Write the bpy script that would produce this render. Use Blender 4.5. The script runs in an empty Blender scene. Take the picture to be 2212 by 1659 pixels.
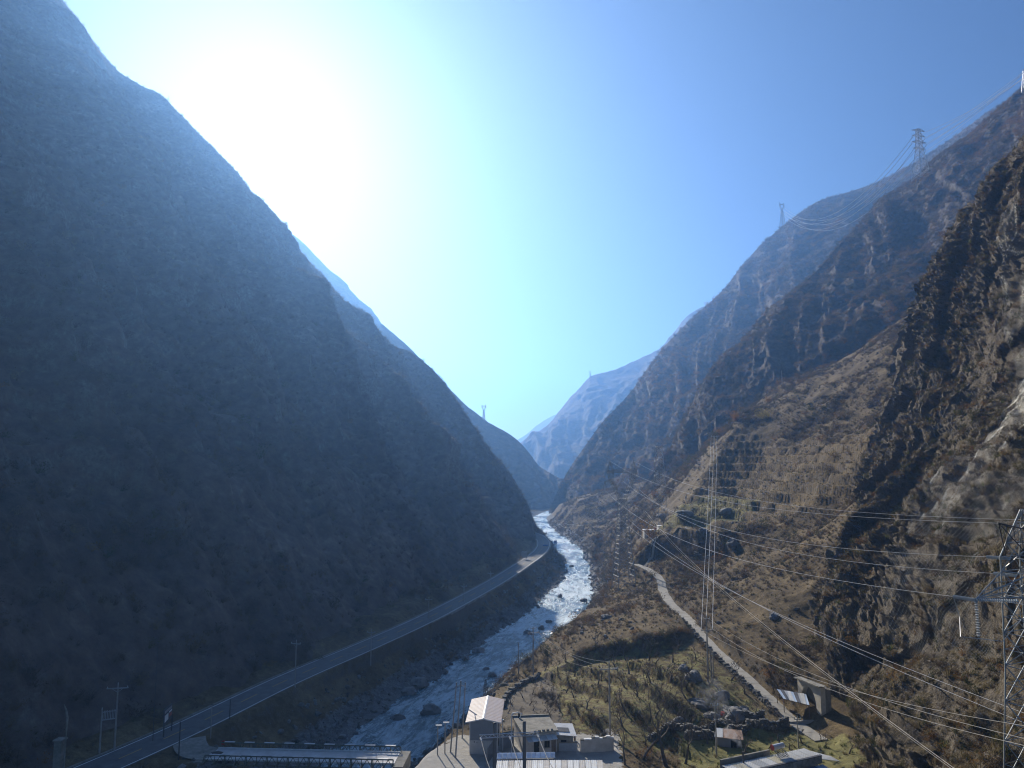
import bpy, bmesh, math, random
import numpy as np
from mathutils import Vector, Matrix, Euler

S = bpy.context.scene
COL = S.collection
R = math.radians
random.seed(7)
RNG = np.random.default_rng(11)

# ------------------------------------------------------------------ camera
CAM_Z, PITCH, FPX = 42.0, R(6.4), 1534.0
cam_d = bpy.data.cameras.new("camera")
cam = bpy.data.objects.new("camera", cam_d)
COL.objects.link(cam)
cam.location = (0, 0, CAM_Z)
cam.rotation_euler = (math.pi / 2 + PITCH, 0, 0)
cam_d.sensor_width = 36.0
cam_d.lens = 36.0 * FPX / 2212.0
cam_d.clip_start, cam_d.clip_end = 0.5, 30000.0
S.camera = cam

# ------------------------------------------------------------------ sky and sun
SUN_AZ, SUN_EL = R(-20.2), R(26.2)
sun_dir = Vector((math.sin(SUN_AZ) * math.cos(SUN_EL), math.cos(SUN_AZ) * math.cos(SUN_EL), math.sin(SUN_EL)))
W = bpy.data.worlds.new("World")
S.world = W
W.use_nodes = True
wn, wl = W.node_tree.nodes, W.node_tree.links
bg = wn["Background"]
sky = wn.new("ShaderNodeTexSky")
sky.sky_type = 'NISHITA'
sky.sun_disc = False
sky.sun_elevation = SUN_EL
sky.sun_rotation = SUN_AZ
sky.altitude = 1500.0
sky.air_density = 1.05
sky.dust_density = 3.0
sky.ozone_density = 7.5
wl.new(sky.outputs[0], bg.inputs[0])
bg.inputs[1].default_value = 0.055

sun_l = bpy.data.lights.new("sun", 'SUN')
sun_l.energy = 5.0
sun_l.angle = R(0.53)
sun_l.color = (1.0, 0.92, 0.8)
sun = bpy.data.objects.new("sun", sun_l)
COL.objects.link(sun)
sun.rotation_euler = sun_dir.to_track_quat('Z', 'Y').to_euler()
sun.location = (0, 0, 600)

S.view_settings.view_transform = 'Standard'
S.view_settings.look = 'None'
S.view_settings.exposure = 0.72
S.view_settings.gamma = 1.0
S.view_settings.use_curve_mapping = False
S.render.engine = 'CYCLES'
S.cycles.max_bounces = 6
S.cycles.diffuse_bounces = 3
S.cycles.glossy_bounces = 2
S.cycles.transmission_bounces = 3
S.cycles.transparent_max_bounces = 8
S.cycles.volume_bounces = 1
S.cycles.filter_width = 1.15
S.cycles.sample_clamp_indirect = 4.0

# ------------------------------------------------------------------ helpers
def P(px, py, y):
    """world point that is seen at photo position (px, py of 2212 x 1659) at the horizontal distance y"""
    xc, yc = (px - 1106.0) / FPX, (829.5 - py) / FPX
    t = y / (math.cos(PITCH) - yc * math.sin(PITCH))
    return np.array([xc * t, y, CAM_Z + (math.sin(PITCH) + yc * math.cos(PITCH)) * t])

def PZ(px, py, z):
    """the same at a known height"""
    xc, yc = (px - 1106.0) / FPX, (829.5 - py) / FPX
    t = (z - CAM_Z) / (math.sin(PITCH) + yc * math.cos(PITCH))
    return np.array([xc * t, (math.cos(PITCH) - yc * math.sin(PITCH)) * t, z])

def _hash(i, j, k, seed):
    n = (i.astype(np.int64) * 374761393 + j.astype(np.int64) * 668265263 + k.astype(np.int64) * 2147483647 + seed * 974634777) & 0xffffffff
    n = ((n ^ (n >> 13)) * 1274126177) & 0xffffffff
    n = ((n ^ (n >> 16)) * 2246822519) & 0xffffffff
    return ((n ^ (n >> 15)) & 0xffffff) / float(0xffffff)

def vnoise(p, seed=0):
    """value noise in -1..1 at points p (n,3)"""
    f = np.floor(p)
    t = p - f
    t = t * t * t * (t * (t * 6 - 15) + 10)
    i, j, k = f[:, 0].astype(np.int64), f[:, 1].astype(np.int64), f[:, 2].astype(np.int64)
    x, y, z = t[:, 0], t[:, 1], t[:, 2]
    c = [_hash(i + a, j + b, k + d, seed) for a in (0, 1) for b in (0, 1) for d in (0, 1)]
    c00 = c[0] * (1 - z) + c[1] * z; c01 = c[2] * (1 - z) + c[3] * z
    c10 = c[4] * (1 - z) + c[5] * z; c11 = c[6] * (1 - z) + c[7] * z
    return ((c00 * (1 - y) + c01 * y) * (1 - x) + (c10 * (1 - y) + c11 * y) * x) * 2 - 1

def fbm(p, scale, octaves=4, seed=0, gain=0.5, ridged=False):
    q = np.asarray(p, float) / scale
    a, out, tot = 1.0, np.zeros(len(q)), 0.0
    for o in range(octaves):
        n = vnoise(q, seed + o * 17)
        out += a * ((1 - 2 * np.abs(n)) if ridged else n)
        tot += a
        a *= gain
        q = q * 2.03 + 11.7
    return out / tot

def smooth(a, b, x):
    t = np.clip((x - a) / (b - a), 0, 1)
    return t * t * (3 - 2 * t)

def crom(ctrl, n):
    """Catmull-Rom samples (n) through ctrl (m, ...) with uniform parameters"""
    c = np.asarray(ctrl, float)
    m = len(c)
    u = np.linspace(0, m - 1, n)
    i = np.minimum(u.astype(int), m - 2)
    t = (u - i).reshape((-1,) + (1,) * (c.ndim - 1))
    e = np.concatenate([c[:1] * 2 - c[1:2], c, c[-1:] * 2 - c[-2:-1]])
    p0, p1, p2, p3 = e[i], e[i + 1], e[i + 2], e[i + 3]
    return 0.5 * (2 * p1 + (p2 - p0) * t + (2 * p0 - 5 * p1 + 4 * p2 - p3) * t ** 2 + (3 * p1 - p0 - 3 * p2 + p3) * t ** 3)

def arcparam(pts, n):
    """n points spread evenly along a polyline after smoothing"""
    d = crom(pts, 600)
    s = np.concatenate([[0], np.cumsum(np.linalg.norm(np.diff(d, axis=0), axis=1))])
    q = np.linspace(0, s[-1], n)
    return np.stack([np.interp(q, s, d[:, k]) for k in range(d.shape[1])], 1)

def patch(ctrl, nr, nc):
    g = crom(np.asarray(ctrl, float), nr)
    return crom(g.transpose(1, 0, 2), nc).transpose(1, 0, 2)

def grid_normals(g):
    du = np.gradient(g, axis=0); dv = np.gradient(g, axis=1)
    n = np.cross(dv, du)
    n /= np.linalg.norm(n, axis=2, keepdims=True) + 1e-9
    return n

def grid_faces(nr, nc, flip=False):
    i = np.arange(nr * nc).reshape(nr, nc)
    q = np.stack([i[:-1, :-1], i[:-1, 1:], i[1:, 1:], i[1:, :-1]], -1).reshape(-1, 4)
    return q[:, ::-1] if flip else q

def np_mesh(name, verts, quads, smooth_shade=True):
    me = bpy.data.meshes.new(name)
    v = np.ascontiguousarray(verts, dtype=np.float32).reshape(-1, 3)
    q = np.ascontiguousarray(quads, dtype=np.int32)
    k = q.shape[1]
    me.vertices.add(len(v)); me.vertices.foreach_set("co", v.ravel())
    me.loops.add(q.size); me.loops.foreach_set("vertex_index", q.ravel())
    me.polygons.add(len(q))
    me.polygons.foreach_set("loop_start", np.arange(0, q.size, k, dtype=np.int32))
    me.polygons.foreach_set("loop_total", np.full(len(q), k, dtype=np.int32))
    me.polygons.foreach_set("use_smooth", np.full(len(q), smooth_shade, dtype=bool))
    me.update(calc_edges=True)
    return me

def add_attr(me, name, vals):
    a = me.attributes.new(name, 'FLOAT', 'POINT')
    a.data.foreach_set("value", np.ascontiguousarray(vals, dtype=np.float32).ravel())

def link(name, me, mat=None, parent=None):
    o = bpy.data.objects.new(name, me)
    COL.objects.link(o)
    if mat is not None:
        if len(me.materials) == 0:
            me.materials.append(mat)
    if parent is not None:
        o.parent = parent
    return o

def tag(o, label=None, cat=None, group=None, kind=None):
    if label: o["label"] = label
    if cat: o["category"] = cat
    if group: o["group"] = group
    if kind: o["kind"] = kind
    return o

def empty(name, loc=(0, 0, 0), rz=0.0):
    o = bpy.data.objects.new(name, None)
    COL.objects.link(o)
    o.location = loc
    o.rotation_euler = (0, 0, rz)
    o.empty_display_size = 0.5
    return o

class MB:
    """collects simple shapes into one mesh"""
    def __init__(s):
        s.v, s.f = [], []
    def box(s, c, size, rz=0.0, m=None):
        x, y, z = size[0] / 2, size[1] / 2, size[2] / 2
        b = len(s.v)
        ca, sa = math.cos(rz), math.sin(rz)
        for dx, dy, dz in ((-x, -y, -z), (x, -y, -z), (x, y, -z), (-x, y, -z), (-x, -y, z), (x, -y, z), (x, y, z), (-x, y, z)):
            s.v.append((c[0] + dx * ca - dy * sa, c[1] + dx * sa + dy * ca, c[2] + dz))
        s.f += [tuple(b + k for k in q) for q in ((0, 3, 2, 1), (4, 5, 6, 7), (0, 1, 5, 4), (1, 2, 6, 5), (2, 3, 7, 6), (3, 0, 4, 7))]
        return s
    def bar(s, a, b, r, r2=None, n=4, cap=True):
        a, b = Vector(a), Vector(b)
        r2 = r if r2 is None else r2
        d = (b - a)
        if d.length < 1e-6: return s
        d.normalize()
        u = d.orthogonal().normalized(); w = d.cross(u)
        o = len(s.v)
        for p, rr in ((a, r), (b, r2)):
            for k in range(n):
                t = 2 * math.pi * (k + 0.5) / n
                s.v.append(tuple(p + (u * math.cos(t) + w * math.sin(t)) * rr))
        for k in range(n):
            s.f.append((o + k, o + (k + 1) % n, o + n + (k + 1) % n, o + n + k))
        if cap:
            s.f.append(tuple(o + k for k in range(n))[::-1]); s.f.append(tuple(o + n + k for k in range(n)))
        return s
    def path(s, pts, rad, n=4):
        pts = [Vector(p) for p in pts]
        rs = rad if hasattr(rad, '__len__') else [rad] * len(pts)
        o = len(s.v)
        u = None
        for i, p in enumerate(pts):
            d = (pts[min(i + 1, len(pts) - 1)] - pts[max(i - 1, 0)]).normalized()
            u = (u - d * u.dot(d)).normalized() if u is not None and (u - d * u.dot(d)).length > 1e-4 else d.orthogonal().normalized()
            w = d.cross(u)
            for k in range(n):
                t = 2 * math.pi * k / n
                s.v.append(tuple(p + (u * math.cos(t) + w * math.sin(t)) * rs[i]))
        for i in range(len(pts) - 1):
            for k in range(n):
                a = o + i * n
                s.f.append((a + k, a + (k + 1) % n, a + n + (k + 1) % n, a + n + k))
        s.f.append(tuple(o + k for k in range(n))[::-1])
        e = o + (len(pts) - 1) * n
        s.f.append(tuple(e + k for k in range(n)))
        return s
    def poly(s, pts):
        o = len(s.v)
        s.v += [tuple(p) for p in pts]
        s.f.append(tuple(range(o, o + len(pts))))
        return s
    def prism(s, pts, d):
        """closed prism: polygon pts pushed by vector d"""
        o, n = len(s.v), len(pts)
        d = Vector(d)
        s.v += [tuple(p) for p in pts] + [tuple(Vector(p) + d) for p in pts]
        s.f.append(tuple(range(o, o + n))[::-1]); s.f.append(tuple(range(o + n, o + 2 * n)))
        for k in range(n):
            s.f.append((o + k, o + (k + 1) % n, o + n + (k + 1) % n, o + n + k))
        return s
    def mesh(s, name):
        me = bpy.data.meshes.new(name)
        me.from_pydata(s.v, [], s.f)
        me.update()
        return me
    def build(s, name, mat, parent=None):
        return link(name, s.mesh(name), mat, parent)

# ------------------------------------------------------------------ materials
def mat_new(name):
    m = bpy.data.materials.new(name)
    m.use_nodes = True
    n = m.node_tree.nodes
    return m, n, m.node_tree.links, n["Principled BSDF"]

def ramp(n, l, fac, stops):
    r = n.new("ShaderNodeValToRGB")
    el = r.color_ramp.elements
    while len(el) < len(stops): el.new(0.5)
    for e, (pos, c) in zip(el, stops):
        e.position = pos
        e.color = (c[0], c[1], c[2], 1)
    l.new(fac, r.inputs[0])
    return r.outputs[0]

def noise(n, l, scale, detail=5, rough=0.6, vec=None, dim='3D', dist=0.0):
    t = n.new("ShaderNodeTexNoise")
    t.inputs["Scale"].default_value = scale
    t.inputs["Detail"].default_value = detail
    t.inputs["Roughness"].default_value = rough
    t.inputs["Distortion"].default_value = dist
    if vec is not None: l.new(vec, t.inputs["Vector"])
    return t.outputs["Fac"]

def mixc(n, l, fac, a, b, mode='MIX'):
    m = n.new("ShaderNodeMix")
    m.data_type = 'RGBA'
    m.blend_type = mode
    for sock, val in ((m.inputs["Factor"], fac), (m.inputs["A"], a), (m.inputs["B"], b)):
        pass
    def put(sock, val):
        if hasattr(val, "links"): l.new(val, sock)
        elif isinstance(val, (int, float)): sock.default_value = val
        else: sock.default_value = (val[0], val[1], val[2], 1)
    put(m.inputs[0], fac); put(m.inputs[6], a); put(m.inputs[7], b)
    return m.outputs[2]

def math_n(n, l, op, a, b=None, clamp=False):
    m = n.new("ShaderNodeMath")
    m.operation = op
    m.use_clamp = clamp
    for k, v in ((0, a), (1, b)):
        if v is None: continue
        if hasattr(v, "links"): l.new(v, m.inputs[k])
        else: m.inputs[k].default_value = v
    return m.outputs[0]

def attr(n, name):
    a = n.new("ShaderNodeAttribute")
    a.attribute_name = name
    return a.outputs["Fac"]

def objco(n):
    return n.new("ShaderNodeTexCoord").outputs["Object"]

def bump(n, l, bsdf, h, strength=0.4, dist=0.3):
    b = n.new("ShaderNodeBump")
    b.inputs["Strength"].default_value = strength
    b.inputs["Distance"].default_value = dist
    l.new(h, b.inputs["Height"])
    l.new(b.outputs[0], bsdf.inputs["Normal"])

MATS = {}
def simple(name, col, rough=0.8, var=0.25, scale=3.0, metal=0.0, dirt=None, bump_s=0.0):
    """painted, concrete, wood or metal surface with uneven tone"""
    if name in MATS: return MATS[name]
    m, n, l, b = mat_new(name)
    co = objco(n)
    f = noise(n, l, scale, 6, 0.65, co)
    lo = [c * (1 - var) for c in col]; hi = [min(1, c * (1 + var)) for c in col]
    c = ramp(n, l, f, [(0.3, lo), (0.7, hi)])
    if dirt:
        f2 = noise(n, l, scale * 0.35, 7, 0.7, co)
        c = mixc(n, l, ramp(n, l, f2, [(0.48, (0, 0, 0)), (0.68, (0.8, 0.8, 0.8))]), c, dirt)
    l.new(c, b.inputs["Base Color"])
    b.inputs["Roughness"].default_value = rough
    b.inputs["Metallic"].default_value = metal
    b.inputs["Specular IOR Level"].default_value = 0.3
    if bump_s: bump(n, l, b, f, bump_s, 0.05)
    MATS[name] = m
    return m

# ------------------------------------------------------------------ terrain materials
def slope_mat(name, cols, scale=0.05, rock=(0.16, 0.145, 0.125), rockamt=0.5, rough_b=0.6):
    """scrubby mountain side: soil and dry scrub tones, rock where it is steep"""
    m, n, l, b = mat_new(name)
    co = objco(n)
    f1 = noise(n, l, scale, 8, 0.68, co)
    f2 = noise(n, l, scale * 9, 6, 0.7, co)
    f = math_n(n, l, 'ADD', math_n(n, l, 'MULTIPLY', f1, 0.55), math_n(n, l, 'MULTIPLY', f2, 0.45))
    c = ramp(n, l, f, [(0.34, cols[0]), (0.46, cols[1]), (0.56, cols[2]), (0.68, cols[3])])
    geo = n.new("ShaderNodeNewGeometry")
    sep = n.new("ShaderNodeSeparateXYZ"); l.new(geo.outputs["Normal"], sep.inputs[0])
    f3 = noise(n, l, scale * 3.1, 7, 0.7, co, dist=0.6)
    st = math_n(n, l, 'SUBTRACT', f3, math_n(n, l, 'MULTIPLY', sep.outputs[2], 0.55))
    rk = ramp(n, l, math_n(n, l, 'ADD', st, rockamt - 0.32), [(0.3, (0, 0, 0)), (0.45, (1, 1, 1))])
    f4 = noise(n, l, scale * 30, 6, 0.75, co)
    rc = ramp(n, l, f4, [(0.3, [v * 0.45 for v in rock]), (0.7, [v * 1.45 for v in rock])])
    c = mixc(n, l, rk, c, rc)
    l.new(c, b.inputs["Base Color"])
    b.inputs["Roughness"].default_value = 0.95
    b.inputs["Specular IOR Level"].default_value = 0.15
    bump(n, l, b, math_n(n, l, 'ADD', f4, math_n(n, l, 'MULTIPLY', f2, 2.0)), rough_b, 1.2)
    return m

BROWN = [(0.034, 0.028, 0.024), (0.07, 0.056, 0.045), (0.112, 0.086, 0.064), (0.165, 0.128, 0.092)]
DARKB = [(0.06, 0.047, 0.042), (0.11, 0.083, 0.07), (0.17, 0.128, 0.103), (0.29, 0.235, 0.185)]
M_LEFT = slope_mat("left_slope", DARKB, 0.03, rockamt=0.36)
M_MID = slope_mat("right_slope", BROWN, 0.03, rockamt=0.28)
M_FAR = slope_mat("far_slope", BROWN, 0.015, rockamt=0.35)
M_CLIFF = slope_mat("cliff_face", [(0.07, 0.052, 0.026), (0.125, 0.095, 0.046), (0.18, 0.137, 0.066), (0.24, 0.19, 0.1)], 0.12,
                    rock=(0.24, 0.2, 0.145), rockamt=0.62, rough_b=0.8)

def mountain(name, label, crest, foot, back, nr, nc, mat, amp, sc, seed, nback=30, bow=0.0, ribs=0.0, rib_sc=60.0, crest_keep=0.25, extra=None, bias=0.0, end_fade=None):
    """slope lofted between a crest line and a foot line, with gullies, and a rear slope behind the crest"""
    cr = arcparam(crest, nc); ft = arcparam(foot, nc)
    t = np.linspace(0, 1, nr)[:, None, None]
    g = cr[None] * (1 - t) + ft[None] * t
    prof = np.sin(np.pi * t) * bow
    g[:, :, 2] += prof[:, :, 0] * np.linalg.norm(cr - ft, axis=1)[None]
    tb = np.linspace(1, 0, nback + 1)[:-1, None, None]
    gb = cr[None] + tb * np.asarray(back, float)[None, None]
    g = np.concatenate([gb, g], 0)
    t_all = np.concatenate([np.full(nback, -0.0), np.linspace(0, 1, nr)])
    N = grid_normals(g)
    if N[nback + nr // 2, nc // 2, 2] < 0: N = -N; flip = True
    else: flip = False
    p = g.reshape(-1, 3)
    d = amp * fbm(p, sc, 6, seed, 0.52) + amp * 0.5 * fbm(p, sc * 0.35, 4, seed + 5, 0.5, ridged=True)
    if ribs:
        # gullies that run down the fall line: noise that varies mostly along the crest
        s = np.linspace(0, 1, nc) * np.linalg.norm(np.diff(cr, axis=0), axis=1).sum()
        q = np.zeros_like(g)
        wob = fbm(p, rib_sc * 1.6, 3, seed + 40).reshape(g.shape[:2]) * rib_sc * 0.45
        q[:, :, 0] = s[None] + wob
        q[:, :, 1] = t_all[:, None] * rib_sc * 1.4
        d = d + ribs * fbm(q.reshape(-1, 3), rib_sc, 4, seed + 9, 0.55, ridged=True)
    keep = crest_keep + (1 - crest_keep) * np.concatenate([np.linspace(1, 0, nback), smooth(0, 0.22, np.linspace(0, 1, nr)) * (1 - 0.85 * smooth(0.88, 0.98, np.linspace(0, 1, nr)))])
    d = (d - bias).reshape(g.shape[:2]) * keep[:, None]
    if end_fade: d = d * (1 - end_fade[2] * smooth(end_fade[0], end_fade[1], np.linspace(0, 1, nc)))[None]
    if extra is not None: d = d + extra(g)
    g = g + N * d[:, :, None]
    g[:, :, 2] = np.maximum(g[:, :, 2], -12.0)
    me = np_mesh(name, g, grid_faces(*g.shape[:2], flip=not flip))
    o = link(name, me, mat)
    tag(o, label, 'mountain', kind='structure')
    return o, g, nback

def PL(rows): return [P(*r) for r in rows]

# --- left mountain: one steep shaded face whose outline falls from top left to the river bend
L1_crest = [np.array([-170., -60., 230.]), np.array([-360., 120., 420.]), P(-260, -260, 470), P(-90, -170, 560)] + PL([
    (50, -80, 600), (130, 0, 620), (185, 70, 630), (240, 140, 635), (300, 183, 640), (345, 205, 640), (400, 260, 640), (440, 300, 640), (500, 360, 640), (560, 440, 635),
    (620, 510, 630), (700, 600, 620), (760, 670, 610), (830, 738, 600), (880, 755, 590), (920, 785, 580), (960, 830, 570), (1000, 885, 560),
    (1040, 950, 548), (1090, 1005, 535), (1122, 1055, 522), (1142, 1095, 512), (1160, 1140, 500), (1172, 1180, 488), (1180, 1215, 475)])
L1_foot = [np.array(v, float) for v in [(-95, -20, -3), (-86, 20, -3), (-75, 60, -3), (-64, 100, -3), (-52, 135, -3), (-43, 165, -3), (-33, 200, -3), (-22, 235, -3),
    (-11, 270, -3), (0, 305, -3), (8, 340, -4), (14, 375, -5), (18, 410, -8), (21, 440, -10), (23, 465, -11)]]
def rib_L1(g):
    # a secondary spur that stands out in front of the main outline, with a hollow behind it
    a = np.array([P(560, 640, 440), P(620, 710, 425), P(700, 775, 410), P(780, 850, 395), P(860, 925, 380), P(940, 975, 365), P(1010, 1060, 350)])
    a = crom(a, 60)
    q = g.reshape(-1, 3)
    best = np.full(len(q), 1e9); side = np.zeros(len(q)); par = np.zeros(len(q))
    for i in range(len(a) - 1):
        ab = a[i + 1] - a[i]
        tt = np.clip(((q - a[i]) @ ab) / (ab @ ab), 0, 1)
        w = q - (a[i] + tt[:, None] * ab)
        dd = np.linalg.norm(w, axis=1)
        k = dd < best
        best[k] = dd[k]; side[k] = w[k, 1]; par[k] = (i + tt[k]) / len(a)
    fade = smooth(0, 0.15, par) * (1 - smooth(0.8, 1.0, par))
    out = fade * (15 * np.exp(-(best / 22) ** 2) * (side < 0) + (15 * np.exp(-(best / 7) ** 2) - 13 * np.exp(-((best - 40) / 32) ** 2) + 13*np.exp(-(40/32.)**2)*np.exp(-(best/7)**2)) * (side >= 0))
    return out.reshape(g.shape[:2])
o_L1, G_L1, NB_L1 = mountain("left_mountain", "steep shaded brown mountain side rising above the left road", L1_crest, L1_foot, (-60, 320, -260),
    340, 520, M_LEFT, 11, 70, 3, ribs=11, rib_sc=62, crest_keep=0.14, extra=rib_L1, bias=6.5, end_fade=(0.78, 0.95, 0.7))

# --- right-hand mountain that carries the pylons, falling to the river bend
R2_crest = PL([(2600, 0, 800), (2400, 80, 900), (2212, 195, 1080), (2130, 245, 1120), (2060, 295, 1150), (2000, 335, 1180), (1930, 375, 1210), (1880, 398, 1230), (1820, 418, 1240), (1760, 438, 1245), (1690, 488, 1240),
    (1640, 532, 1200), (1600, 577, 1160), (1560, 627, 1110), (1500, 682, 1060), (1440, 742, 1000), (1400, 792, 960), (1365, 842, 920), (1300, 912, 850),
    (1250, 982, 800), (1212, 1042, 765), (1188, 1098, 735), (1183, 1125, 715)])
R2_foot = PL([(2600, 700, 560), (2300, 700, 560), (2100, 740, 560), (1900, 800, 560), (1700, 900, 560), (1560, 1000, 560), (1450, 1080, 540), (1400, 1120, 520), (1360, 1150, 510)]) + [np.array(v, float) for v in
    [(62, 540, -9), (55, 570, -10), (48, 610, -11), (44, 650, -11), (43, 690, -11), (44, 705, -11)]]
o_R2, G_R2, NB_R2 = mountain("right_mountain", "hazy forested mountain on the right with pylons along its shoulder", R2_crest, R2_foot, (120, 420, -300),
    230, 380, M_MID, 10, 110, 23, ribs=13, rib_sc=95, crest_keep=0.08, bias=14.0)

# --- nearer right-hand spur with the big pylon
R1_crest = PL([(2700, -120, 500), (2450, 30, 530), (2300, 120, 560), (2212, 188, 590), (2150, 243, 610), (2100, 290, 630), (2020, 345, 650), (1985, 380, 655), (1930, 412, 655), (1900, 432, 650), (1870, 468, 640),
    (1840, 500, 630), (1800, 545, 615), (1760, 590, 600), (1700, 642, 580), (1650, 700, 565), (1600, 742, 550), (1545, 795, 530), (1505, 865, 510), (1455, 950, 485), (1405, 1030, 460),
    (1350, 1110, 435), (1310, 1165, 415), (1290, 1195, 400)])
R1_foot = PL([(2700, 500, 330), (2450, 560, 350), (2212, 600, 370), (2100, 640, 385), (1990, 690, 400), (1850, 780, 410), (1750, 850, 410), (1690, 890, 405), (1600, 960, 390), (1520, 1040, 370),
    (1440, 1120, 350), (1380, 1180, 335), (1320, 1230, 330), (1295, 1240, 335)])
def fold_R1(g):
    q = g.reshape(-1, 3)
    s = q[:, 0] * 0.85 + q[:, 1] * 0.2
    return (10 * np.sin(s / 33.0 + 0.6 * fbm(q, 60, 3, 77))).reshape(g.shape[:2]) * np.concatenate([np.zeros(30), np.sin(np.linspace(0, np.pi, g.shape[0] - 30)) ** 0.7])[:, None]
o_R1, G_R1, NB_R1 = mountain("right_spur", "dark wooded spur in the middle distance below the big silver pylon", R1_crest, R1_foot, (40, 260, -230),
    260, 380, M_MID, 7, 60, 41, ribs=8, rib_sc=48, crest_keep=0.12, extra=fold_R1)

# --- hazy ridges further down the valley
L2_crest = PL([(300, 400, 1500), (480, 430, 1520), (570, 465, 1540), (620, 500, 1550), (660, 530, 1550), (700, 572, 1550), (745, 612, 1540), (780, 650, 1530), (825, 700, 1510), (868, 752, 1500), (930, 840, 1480), (1000, 950, 1450)])
L2_foot = PL([(300, 900, 1000), (480, 1000, 1000), (600, 1040, 1000), (700, 1080, 1000), (800, 1100, 1050), (900, 1110, 1100), (1000, 1090, 1250)])
mountain("left_far_ridge", "blue hazy ridge showing above the left mountain's shoulder", L2_crest, L2_foot, (-100, 500, -300), 90, 220, M_FAR, 14, 130, 61, ribs=20, rib_sc=110, crest_keep=0.3)
L3_crest = PL([(820, 700, 1100), (900, 770, 1090), (960, 830, 1080), (1000, 872, 1070), (1045, 908, 1060), (1075, 925, 1050), (1105, 942, 1040), (1135, 968, 1030), (1160, 1000, 1010), (1180, 1020, 990), (1205, 1035, 970), (1217, 1042, 955), (1240, 1085, 930)])
L3_foot = PL([(820, 1120, 820), (900, 1120, 830), (960, 1120, 830), (1010, 1110, 835), (1060, 1110, 840), (1100, 1105, 845), (1140, 1105, 850), (1190, 1102, 860), (1235, 1100, 880)])
mountain("left_middle_ridge", "blue hazy spur behind the left mountain where the river bends", L3_crest, L3_foot, (100, 450, -250), 110, 240, M_FAR, 9, 90, 67, ribs=12, rib_sc=80, crest_keep=0.3)
R3_crest = PL([(1720, 650, 2350), (1600, 645, 2350), (1505, 670, 2330), (1460, 715, 2310), (1420, 760, 2300), (1380, 775, 2290), (1330, 797, 2270), (1280, 812, 2250), (1250, 842, 2230), (1225, 872, 2200), (1190, 912, 2160), (1150, 942, 2120), (1128, 958, 2080), (1060, 1010, 2000)])
R3_foot = PL([(1720, 1040, 1500), (1600, 1045, 1500), (1500, 1050, 1500), (1400, 1055, 1500), (1350, 1060, 1500), (1280, 1065, 1520), (1220, 1070, 1540), (1160, 1070, 1560), (1060, 1070, 1600)])
mountain("far_valley_ridge", "pale blue mountain far down the valley", R3_crest, R3_foot, (0, 600, -300), 110, 260, M_FAR, 22, 190, 71, ribs=38, rib_sc=170, crest_keep=0.22)
R4_crest = PL([(900, 960, 4300), (1000, 985, 4250), (1090, 965, 4200), (1130, 945, 4200), (1165, 918, 4200), (1200, 898, 4200), (1260, 880, 4200), (1400, 830, 4200)])
R4_foot = PL([(900, 1040, 3000), (1000, 1040, 3000), (1090, 1040, 3000), (1150, 1040, 3000), (1220, 1040, 3000), (1400, 1040, 3000)])
mountain("distant_ridge", "faintest distant ridge in the notch of the valley", R4_crest, R4_foot, (0, 900, -300), 60, 140, M_FAR, 30, 300, 83, ribs=30, rib_sc=260, crest_keep=0.2)

# ------------------------------------------------------------------ valley floor: banks, terraces, scree fan
RIVER = np.array([(-90, -60), (-66, -10), (-52, 20), (-42, 60), (-29.5, 110), (-22, 135), (-14.5, 161), (-0.5, 200), (13, 241), (22, 280), (28.5, 319), (32.5, 360), (33.5, 396), (33, 440), (31, 480),
                  (28, 530), (25, 580), (24, 630), (27, 680), (38, 740), (60, 800), (95, 880), (140, 980)], float)
RIV = crom(RIVER, 500)
RIV_HALF = lambda y: 8.4 - 2.6 * smooth(240, 380, y) + 0.9 * np.sin(y / 31.0) + 0.6 * np.sin(y / 11.0 + 1)
RIV_Z = -8.0
ROAD = crom(np.array([(-112, -60), (-98, -10), (-88, 30), (-76, 60), (-62, 93), (-52.5, 117), (-44, 144), (-33.5, 171), (-23.5, 199), (-14, 231), (-5, 264), (4.5, 305), (11, 335), (15.5, 365), (17, 395), (15, 425), (9, 452)], float), 400)
ROAD_HALF = 3.4

def dist_line(x, y, line):
    """distance to a polyline, the signed side (+ right of travel) and the parameter"""
    best = np.full(x.shape, 1e9); sd = np.zeros(x.shape); idx = np.zeros(x.shape)
    for i in range(0, len(line) - 1):
        ax, ay = line[i]; bx, by = line[i + 1]
        dx, dy = bx - ax, by - ay
        L2 = dx * dx + dy * dy
        t = np.clip(((x - ax) * dx + (y - ay) * dy) / L2, 0, 1)
        wx, wy = x - (ax + t * dx), y - (ay + t * dy)
        d = wx * wx + wy * wy
        k = d < best
        best[k] = d[k]; sd[k] = (wx * dy - wy * dx)[k]; idx[k] = i + t[k]
    return np.sqrt(best), np.sign(sd), idx

PATH3 = [PZ(1775, 1600, 2.2), PZ(1715, 1560, 2.6), PZ(1650, 1500, 3.6), PZ(1590, 1445, 4.6), PZ(1540, 1400, 5.5), PZ(1495, 1350, 6.3), PZ(1450, 1305, 7.0), PZ(1432, 1275, 7.8), PZ(1425, 1250, 8.6), PZ(1400, 1230, 9.2), PZ(1372, 1219, 9.6)]
PATH = crom(np.array(PATH3), 160)
PATH_HALF = 1.15
TRACK = crom(np.array([PZ(1385, 1216, 10.0), PZ(1420, 1207, 10.4), PZ(1460, 1204, 11.5), PZ(1490, 1195, 13.5)]), 40)

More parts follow.
